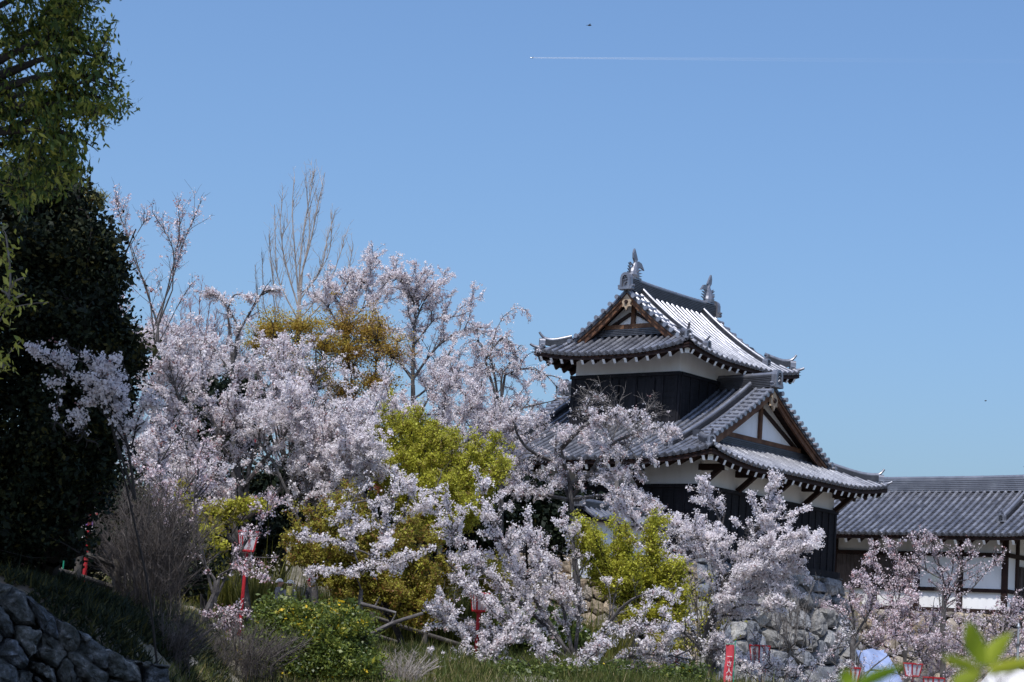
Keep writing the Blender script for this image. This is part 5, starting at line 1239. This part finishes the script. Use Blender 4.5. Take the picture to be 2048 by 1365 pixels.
lantern('lantern low on the right, between the blue tarpaulin and the leaves', 1826, 1328, 1352, 60, 34, .5)
lantern('lantern behind the blurred leaf, left of the blue tarpaulin', 1704, 1336, 1366, 56, 30, .5)
lantern('lowest lantern, only its top showing beside the blurred leaves', 1868, 1356, 1390, 57, 38, .5)
def pole(name, label, cat, x, y0, y1, d, r, mat):
    a = P(x, y0, d); b = P(x, y1, d); b[0], b[1] = a[0], a[1]; m = MB(); m.tube([b, a], r, 8); m.tube([a, a+Z*.05], r*1.5, 8); return tag(m.build(name, M[mat], None, smooth=True), label, cat)
pole('red_post', 'bare red post standing right of the centre cherry trunk', 'post', 1354, 1305, 1400, 57, .045, 'red')
# red banner
a = P(1460, 1290, 54); w_ = 17*54/F; L_ = 2.0
root = empty('festival_banner', a-Z*2.6, 'narrow red banner with white characters hanging on a green pole', 'banner')
m = MB(); m.tube([a+rt*w_*.62-Z*2.6, a+rt*w_*.62+Z*.12], .012, 6); m.build('pole', M['green_pole'], root)
m = MB(); vs = []; N = 16
for i in range(N+1):
    for j in range(5):
        vs.append(a+np.array([1, 0, 0])*(w_*(j/4-.5)+.02*math.sin(i*.7))+np.array([0, 1, 0])*.03*math.sin(j*1.6+i*.5)-Z*L_*i/N)
vs2 = [v+np.array([0, .006, 0]) for v in vs]; fs = [(i*5+j, i*5+j+1, (i+1)*5+j+1, (i+1)*5+j) for i in range(N) for j in range(4)]
m.add(vs, fs); m.add(vs2, fs); cl = m.build('cloth', M['red_cloth'], root, smooth=True)
m = MB(); m.tube([a-rt*w_*.55+Z*.02, a+rt*w_*.62+Z*.02], .01, 6); m.build('crossbar', M['green_pole'], root)
for k_, ch_ in enumerate('ーさ人納'): text_mesh(ch_, .17, a-Z*(.24+.19*k_)+np.array([0, -.05, 0]), np.array([1., 0, 0]), Z, M['white_cloth'], root, name='character')
# purple and white curtain hung below the shaded lantern
a = P(166, 1036, 41); m = MB(); vs = []
for i in range(7):
    for j in range(9): vs.append(a+np.array([1, 0, 0])*.055*(j-4)+np.array([0, 1, 0])*.03*math.sin(j*1.3)-Z*.075*i)
fs = [(i*9+j, i*9+j+1, (i+1)*9+j+1, (i+1)*9+j) for i in range(6) for j in range(8)]
for i, j_ in enumerate(fs): pass
for k, f in enumerate(fs): m.mi = 0 if (k//8) < 2 else 1; m.f.append(f); m.m.append(m.mi); m.t.append(.5)
m.v.extend([tuple(v) for v in vs]); n0 = len(m.v); m.v.extend([tuple(v+np.array([0, .008, 0])) for v in vs])
for k, f in enumerate(fs): m.f.append(tuple(i+n0 for i in f)); m.m.append(0 if (k//8) < 2 else 1); m.t.append(.5)
root = empty('curtain', a-Z*1.2, 'purple and white festival curtain in the shade beside the evergreen', 'curtain')
m.build('cloth', [M['purple'], M['white_cloth']], root, smooth=True)
m = MB(); m.tube([a-rt*.30-Z*1.3, a-rt*.30+Z*.06], .015, 6); m.build('pole', M['green_pole'], root)
m = MB(); m.tube([a-rt*.30+Z*.02, a+rt*.25+Z*.02], .012, 6); m.build('crossbar', M['green_pole'], root)

for lb, pp, rr in (('broken grey limb leaning up to the right beside the green bush', [(742, 1268, 46), (790, 1245, 46), (846, 1227, 46)], .06), ('mossy fallen branch lying beside the foot of the bent trunk', [(722, 1208, 46.5), (755, 1216, 46.5), (792, 1226, 46.5)], .05)):
    m = MB(); pth = smooth_path(P3(pp), 12, .05, np.random.RandomState(4)); m.tube(list(pth), list(np.linspace(rr, rr*.6, len(pth))), 8)
    m.tube([pth[5], pth[5]+np.array([.1, 0, .25])], [rr*.5, .01], 5); tag(m.build('broken_limb', M['bark'], None, smooth=True), lb, 'branch')
# ---- people on the path
def person(label, x, y, d, H, cloth, hat, face, seed, leg='dark_cloth'):
    top = P(x, y, d); h = H; b = np.array([top[0], top[1], top[2]-h]); root_loc = b
    f = np.array([math.cos(face), math.sin(face), 0]); s = np.cross(f, Z)
    K = h/1.65
    jt = {'pel': b+Z*.90*K, 'bel': b+Z*1.08*K, 'che': b+Z*1.28*K, 'nek': b+Z*1.42*K, 'nk2': b+Z*1.47*K+f*.01, 'hd1': b+Z*1.53*K+f*.02, 'hd2': b+Z*1.60*K+f*.015}
    R = {'pel': .15, 'bel': .14, 'che': .16, 'nek': .07, 'nk2': .055, 'hd1': .085, 'hd2': .075}
    E = [('pel', 'bel'), ('bel', 'che'), ('che', 'nek'), ('nek', 'nk2'), ('nk2', 'hd1'), ('hd1', 'hd2')]
    for k, sg in (('l', -1), ('r', 1)):
        jt[k+'sh'] = b+Z*1.36*K+s*sg*.17; jt[k+'el'] = b+Z*1.10*K+s*sg*.22+f*.03; jt[k+'wr'] = b+Z*(.98 if sg < 0 else .95)*K+s*sg*.16+f*.18; jt[k+'hn'] = jt[k+'wr']+f*.07-Z*.03
        jt[k+'hp'] = b+Z*.84*K+s*sg*.09; jt[k+'kn'] = b+Z*.48*K+s*sg*.10+f*.03*sg; jt[k+'an'] = b+Z*.08*K+s*sg*.10-f*.02; jt[k+'to'] = b+Z*.03*K+s*sg*.11+f*.14
        R.update({k+'sh': .07, k+'el': .05, k+'wr': .035, k+'hn': .03, k+'hp': .095, k+'kn': .065, k+'an': .045, k+'to': .035})
        E += [('che', k+'sh'), (k+'sh', k+'el'), (k+'el', k+'wr'), (k+'wr', k+'hn'), ('pel', k+'hp'), (k+'hp', k+'kn'), (k+'kn', k+'an'), (k+'an', k+'to')]
    for k, sg in (('l', -1), ('r', 1)):       # fingers and thumb
        for q in range(4):
            a0 = jt[k+'hn']; n1, n2 = k+'f%d' % q, k+'g%d' % q; off = Z*(q-1.5)*.018
            jt[n1] = a0+off+f*.035; jt[n2] = a0+off+f*(.062-.006*abs(q-1.5))-s*sg*.018; R[n1] = .009; R[n2] = .007; E += [(k+'hn', n1), (n1, n2)]
        jt[k+'th'] = jt[k+'wr']+f*.04-s*sg*.035+Z*.02; R[k+'th'] = .010; E.append((k+'wr', k+'th'))
    jt['nose'] = b+Z*1.535*K+f*.115; R['nose'] = .016; E.append(('hd1', 'nose'))
    names = list(jt); ix = {k: i for i, k in enumerate(names)}
    me = bpy.data.meshes.new('body'); me.from_pydata([tuple(jt[k]-b) for k in names], [(ix[p], ix[q]) for p, q in E], [])
    ob = bpy.data.objects.new('body', me); col.objects.link(ob)
    md = ob.modifiers.new('skin', 'SKIN'); sv = me.skin_vertices[0].data
    for k in names: sv[ix[k]].radius = (R[k], R[k])
    sv[ix['pel']].use_root = True
    ob.modifiers.new('sub', 'SUBSURF').levels = 1; bpy.context.view_layer.update()
    m2 = bpy.data.meshes.new_from_object(ob.evaluated_get(bpy.context.evaluated_depsgraph_get())); bpy.data.objects.remove(ob)
    m2.materials.clear()
    for q in ('skin', cloth, leg): m2.materials.append(M[q])
    for p in m2.polygons:
        c = p.center; rad = (Vector((c.x, c.y, 0))).length
        hand = any((Vector(jt[k+'hn']-b)-c).length < .10 for k in 'lr')
        p.material_index = 0 if (c.z > 1.44*K or hand) else (1 if c.z > .84*K else 2); p.use_smooth = True
    root = empty('person', b, label, 'person', 'people walking on the path')
    o = bpy.data.objects.new('body', m2); col.objects.link(o); o.location = tuple(b); adopt(o, root)
    # hair or hat: a cap over the skull, and a brim
    m = MB(); hc = b+Z*1.585*K; n = 12
    for k in range(5):
        pass
    vs = []; rings = 5
    for i in range(rings+1):
        a = math.pi/2*i/rings
        for j in range(n): t = 2*math.pi*j/n; vs.append(hc+(s*math.cos(t)*.098+f*math.sin(t)*.112)*math.cos(a)+Z*math.sin(a)*.095-f*.012-Z*(.03 if math.sin(t) < 0 else 0)*math.cos(a))
    m.add(vs, [(i*n+j, i*n+(j+1) % n, (i+1)*n+(j+1) % n, (i+1)*n+j) for i in range(rings) for j in range(n)])
    if hat[1]: m.tube([hc-Z*.005, hc+Z*.008], [.175, .115], 14)
    m.build(hat[0], M[hat[2]], root, smooth=True)
    m = MB()
    for sg in (-1, 1): m.tube([b+Z*1.555*K+f*.088+s*sg*.032, b+Z*1.555*K+f*.097+s*sg*.032], [.010, .008], 6)
    m.tube([b+Z*1.49*K+f*.085-s*.02, b+Z*1.49*K+f*.092, b+Z*1.49*K+f*.085+s*.02], .005, 5); m.build('face', M['dark_cloth'], root)
    m = MB()
    for sg in (-1, 1): m.tube([b+Z*1.54*K+s*sg*.085, b+Z*1.545*K+s*sg*.10], [.022, .016], 7)
    m.build('ear', M['skin'], root)
    return root
person('person with white hair in a grey jacket, left of the three on the path', 560, 1159, 56, 1.66, 'grey_cloth', ('hair', False, 'white_cloth'), -.2, 1)
person('person in a pale sun hat with a yellow top, middle of the three', 581, 1162, 55.4, 1.60, 'grey_cloth', ('hat', True, 'white_cloth'), .9, 2)
person('person in a red cap and dark coat, right of the three on the path', 622, 1158, 55, 1.70, 'dark_cloth', ('cap', False, 'red'), 2.9, 3)
a = P(579, 1180, 55.1); m = MB(); m.tube([a-Z*.16, a-Z*.13, a+Z*.07, a+Z*.10], [.06, .09, .09, .05], 10); m.tube([a+Z*.08-rt*.08, a+Z*.22-rt*.05, a+Z*.22+rt*.05, a+Z*.08+rt*.08], .012, 5)
tag(m.build('shoulder_bag', M['yellow_cloth'], None, smooth=True), 'pale yellow bag carried on the back of the person in the sun hat', 'bag')

# ---- things at the lower right
def slab(name, label, cat, px, mat, th=.03):
    pts = [P(*p) for p in px]; n = np.cross(pts[1]-pts[0], pts[2]-pts[0]); n = n/np.linalg.norm(n); m = MB()
    N = 8; vs = []
    for k in (0, 1):
        for i in range(N+1):
            for j in range(N+1):
                u, v = i/N, j/N; q = (pts[0]*(1-u)+pts[1]*u)*(1-v)+(pts[3]*(1-u)+pts[2]*u)*v
                vs.append(q+n*th*k+n*.05*math.sin(u*9)*math.sin(v*5+u*3)-Z*.12*math.sin(math.pi*u)*math.sin(math.pi*v))
    S = (N+1)**2; fs = [(k*S+i*(N+1)+j, k*S+i*(N+1)+j+1, k*S+(i+1)*(N+1)+j+1, k*S+(i+1)*(N+1)+j) for k in (0, 1) for i in range(N) for j in range(N)]
    m.add(vs, fs); return m, pts
m, p4 = slab('t', '', '', [(1712, 1300, 60), (1768, 1300, 62), (1806, 1362, 60), (1742, 1375, 58)], 'tarp')
root = empty('tarpaulin', p4[3], 'pale blue tarpaulin roof of a stall below the pink cherries', 'tarpaulin')
m.build('sheet', M['tarp'], root, smooth=True)
for q in p4:
    mm = MB(); mm.tube([q-Z*1.6, q+Z*.02], .02, 6); mm.build('pole', M['metal'], root)
m, p4 = slab('t', '', '', [(1985, 1337, 55), (2085, 1345, 57), (2085, 1390, 53), (1950, 1378, 51)], 'tent')
root = empty('tent', p4[3], 'white tent roof in the lower right corner behind the leaves', 'tent')
m.build('roof', M['tent'], root, smooth=True)
for q in p4:
    mm = MB(); mm.tube([q-Z*1.6, q+Z*.02], .025, 6); mm.build('pole', M['metal'], root)
# lamp post
a = P(2037, 1255, 58); b = P(2037, 1400, 58); b[0], b[1] = a[0], a[1]
root = empty('lamp_post', b, 'slim grey metal post with a small clamp at the right edge', 'lamp post')
m = MB(); m.tube([b, (a+b)/2, a], [.045, .04, .03], 8); m.build('pole', M['metal'], root, smooth=True)
m = MB(); m.tube([a-Z*.55, a-Z*.47], .06, 8); m.build('clamp', M['dark_cloth'], root)
m = MB(); m.tube([a, a+Z*.03], .06, 8); m.tube([a+Z*.03, a+Z*.12], [.05, .02], 8); m.build('lamp_cap', M['metal'], root, smooth=True)
# small tiled wall to the left of the turret foot
wa = P(1160, 1012, 66); wroot = empty('tiled_wall', wa-Z*2, 'low white plaster wall capped with grey tiles behind the bright maple', 'plaster wall')
m = MB(); m.obox(wa+V*2.4-Z*1.35, U, V, Z, .35, 4.8, 2.0); m.build('wall', M['plaster'], wroot)
m = MB(); rng_ = random.Random(8)
for sg in (-1, 1):
    for i in range(16):
        v = .15+i*.30; m.mi = 0
        m.tube([wa+V*v-Z*.0, wa+V*v+U*sg*.62-Z*.36], .075, 8, tone=rng_.uniform(.4, .9))
        m.mi = 1; m.add([wa+V*(v-.15)-Z*.02, wa+V*(v+.15)-Z*.02, wa+V*(v+.15)+U*sg*.60-Z*.40, wa+V*(v-.15)+U*sg*.60-Z*.40], [(0, 1, 2, 3)])
m.mi = 2; m.obox(wa+V*2.4-Z*.42, U, V, Z, 1.0, 4.7, .06)
m.build('roof', [M['tile'], M['tile_pan'], M['dark_wood']], wroot)
ridge_piece('ridge', [wa+V*(.05+i*.58)-Z*.02 for i in range(9)], .20, .20, 4, .08, wroot); plaque('ridge_end_tile', wa-V*.02-Z*.02, -V, .30, .36, wroot)

# ---- blurred sprig close to the lens
def leaf(m, a, b, w, fold=.25, curl=.15):
    a = np.asarray(a); b = np.asarray(b); L = np.linalg.norm(b-a); d = (b-a)/L; s = unit(np.cross(d, fw)); n = np.cross(s, d); vs = []; K = 9
    for i in range(K+1):
        t = i/K; ww = w*math.sin(math.pi*min(1, t*.94+.03))**.8*(1-.25*t); c = a+d*L*t+n*curl*L*math.sin(math.pi*t)*.5
        for k in (-1, -.5, 0, .5, 1): vs.append(c+s*ww*.5*k+n*fold*abs(k)*ww*.5)
    m.add(vs, [(i*5+j, i*5+j+1, (i+1)*5+j+1, (i+1)*5+j) for i in range(K) for j in range(4)], random.uniform(.35, .95))
root = empty('leafy_sprig', P(1975, 1500, 2.6), 'blurred fresh green sprig close to the lens at lower right', 'leafy sprig')
for pth, r in ([[(1975, 1500, 2.6), (1972, 1420, 2.6), (1966, 1330, 2.6)], .0022], [[(2100, 1500, 2.75), (2060, 1340, 2.75), (1990, 1375, 2.7), (1972, 1420, 2.65)], .0018], [[(2100, 1240, 3.0), (2020, 1300, 3.0), (1930, 1330, 3.0), (1850, 1350, 3.0), (1760, 1375, 3.0)], .0012], [[(1872, 1160, 3.1), (1890, 1215, 3.1), (1960, 1265, 3.1), (1985, 1290, 3.1), (2000, 1380, 3.1), (2020, 1500, 3.1)], .0013], [[(1740, 1500, 2.5), (1735, 1420, 2.5), (1700, 1372, 2.5)], .0018]):
    tw = MB(); tw.tube(smooth_path(P3(pth), 16, .01, np.random.RandomState(3)), r, 6); tw.build('stem', M['twig'], root, smooth=True)
random.seed(5)
for a_, b_, w_ in [((1968, 1335, 2.6), (1936, 1243, 2.58), 46), ((1968, 1332, 2.6), (2024, 1266, 2.62), 40), ((1966, 1345, 2.6), (1884, 1312, 2.55), 26), ((1972, 1345, 2.6), (2075, 1322, 2.6), 30), ((1960, 1350, 2.58), (1905, 1392, 2.5), 52), ((1985, 1352, 2.6), (2010, 1325, 2.66), 26),
                   ((1700, 1378, 2.5), (1812, 1332, 2.48), 30), ((1700, 1378, 2.5), (1690, 1336, 2.5), 34), ((1700, 1385, 2.5), (1780, 1400, 2.5), 40), ((1872, 1162, 3.1), (1868, 1150, 3.1), 3)]:
    m = MB(); leaf(m, P(*a_), P(*b_), w_*a_[2]/F); m.build('leaf', M['fresh_leaf'], root, smooth=True)

# ---- in the sky: a bird, a vapour trail with its aeroplane
c = P(1179, 51, 90); m = MB(); s_ = .09
m.tube([c-rt*s_*1.1, c-rt*s_*.5, c, c+rt*s_*.6, c+rt*s_*1.0], [s_*.1, s_*.34, s_*.42, s_*.3, s_*.15], 8)
m.plate([c-rt*s_*.3, c+rt*s_*.3, c+rt*s_*.5-fw*s_*1.6+upv*s_*.5, c+rt*s_*.1-fw*s_*1.7+upv*s_*.5], upv*s_*.12); m.plate([c-rt*s_*.3, c+rt*s_*.3, c+rt*s_*.5+fw*s_*1.6+upv*s_*.5, c+rt*s_*.1+fw*s_*1.7+upv*s_*.5], upv*s_*.12)
m.plate([c-rt*s_*.9, c-rt*s_*1.7+fw*s_*.25, c-rt*s_*1.7-fw*s_*.25], upv*s_*.1)
tag(m.build('bird', M['dark_cloth'], None), 'tiny dark bird high in the sky above the vapour trail', 'bird')
c = P(1971, 802, 300); m = MB(); s_ = .16; m.tube([c-rt*s_, c-rt*s_*.3, c+rt*s_*.5, c+rt*s_], [.03, .08, .09, .03], 6); m.plate([c-rt*.05, c+rt*.07, c+rt*.08-fw*.45+upv*.1], upv*.03); m.plate([c-rt*.05, c+rt*.07, c+rt*.08+fw*.45+upv*.1], upv*.03)
tag(m.build('bird', M['dark_cloth'], None), 'distant speck of a bird low on the right above the gate house', 'bird')
def trail_mat():
    m, nt, b = new_mat('vapour'); b.inputs['Base Color'].default_value = (.9, .9, .9, 1); b.inputs['Roughness'].default_value = 1
    t = nt.nodes.new('ShaderNodeBsdfTransparent'); mx = nt.nodes.new('ShaderNodeMixShader'); nt.links.new(tone_out(nt), mx.inputs[0])
    nt.links.new(t.outputs[0], mx.inputs[1]); nt.links.new(b.outputs[0], mx.inputs[2]); nt.links.new(mx.outputs[0], nt.nodes['Material Output'].inputs[0]); return m
M['vapour'] = trail_mat()
D_ = 9000; m = MB(); K = 60; pts = [P(1066+(2048+300-1066)*(i/K), 116+ (9*(i/K)), D_) for i in range(K+1)]
for i in range(K):
    t = i/K; r0 = 2.4+6*min(1, t*2.2); r1 = 2.4+6*min(1, (i+1)/K*2.2); m.tube([pts[i], pts[i+1]], [r0, r1], 10, cap=False, tone=max(.006, .17*math.exp(-t*5.5)))
root = empty('vapour_trail', pts[0], 'thin white vapour trail across the upper sky', 'vapour trail'); root['kind'] = 'stuff'
m.build('trail', M['vapour'], root, smooth=True)
c = P(1063, 116, D_); m = MB(); m.tube([c-rt*8, c-rt*5, c+rt*5, c+rt*9], [.6, 2, 2, .6], 8)
for sg in (-1, 1): m.plate([c-rt*2, c+rt*2, c+rt*6+fw*16*sg, c+rt*4+fw*16*sg], upv*.5); m.plate([c+rt*6, c+rt*8, c+rt*9.5+fw*5*sg, c+rt*8.5+fw*5*sg], upv*.4)
m.plate([c+rt*6, c+rt*9, c+rt*10+upv*5, c+rt*8.6+upv*5], fw*.4); tag(m.build('aeroplane', M['metal'], None), 'tiny aeroplane at the left tip of the vapour trail', 'aeroplane')
print('quads', tree.count)
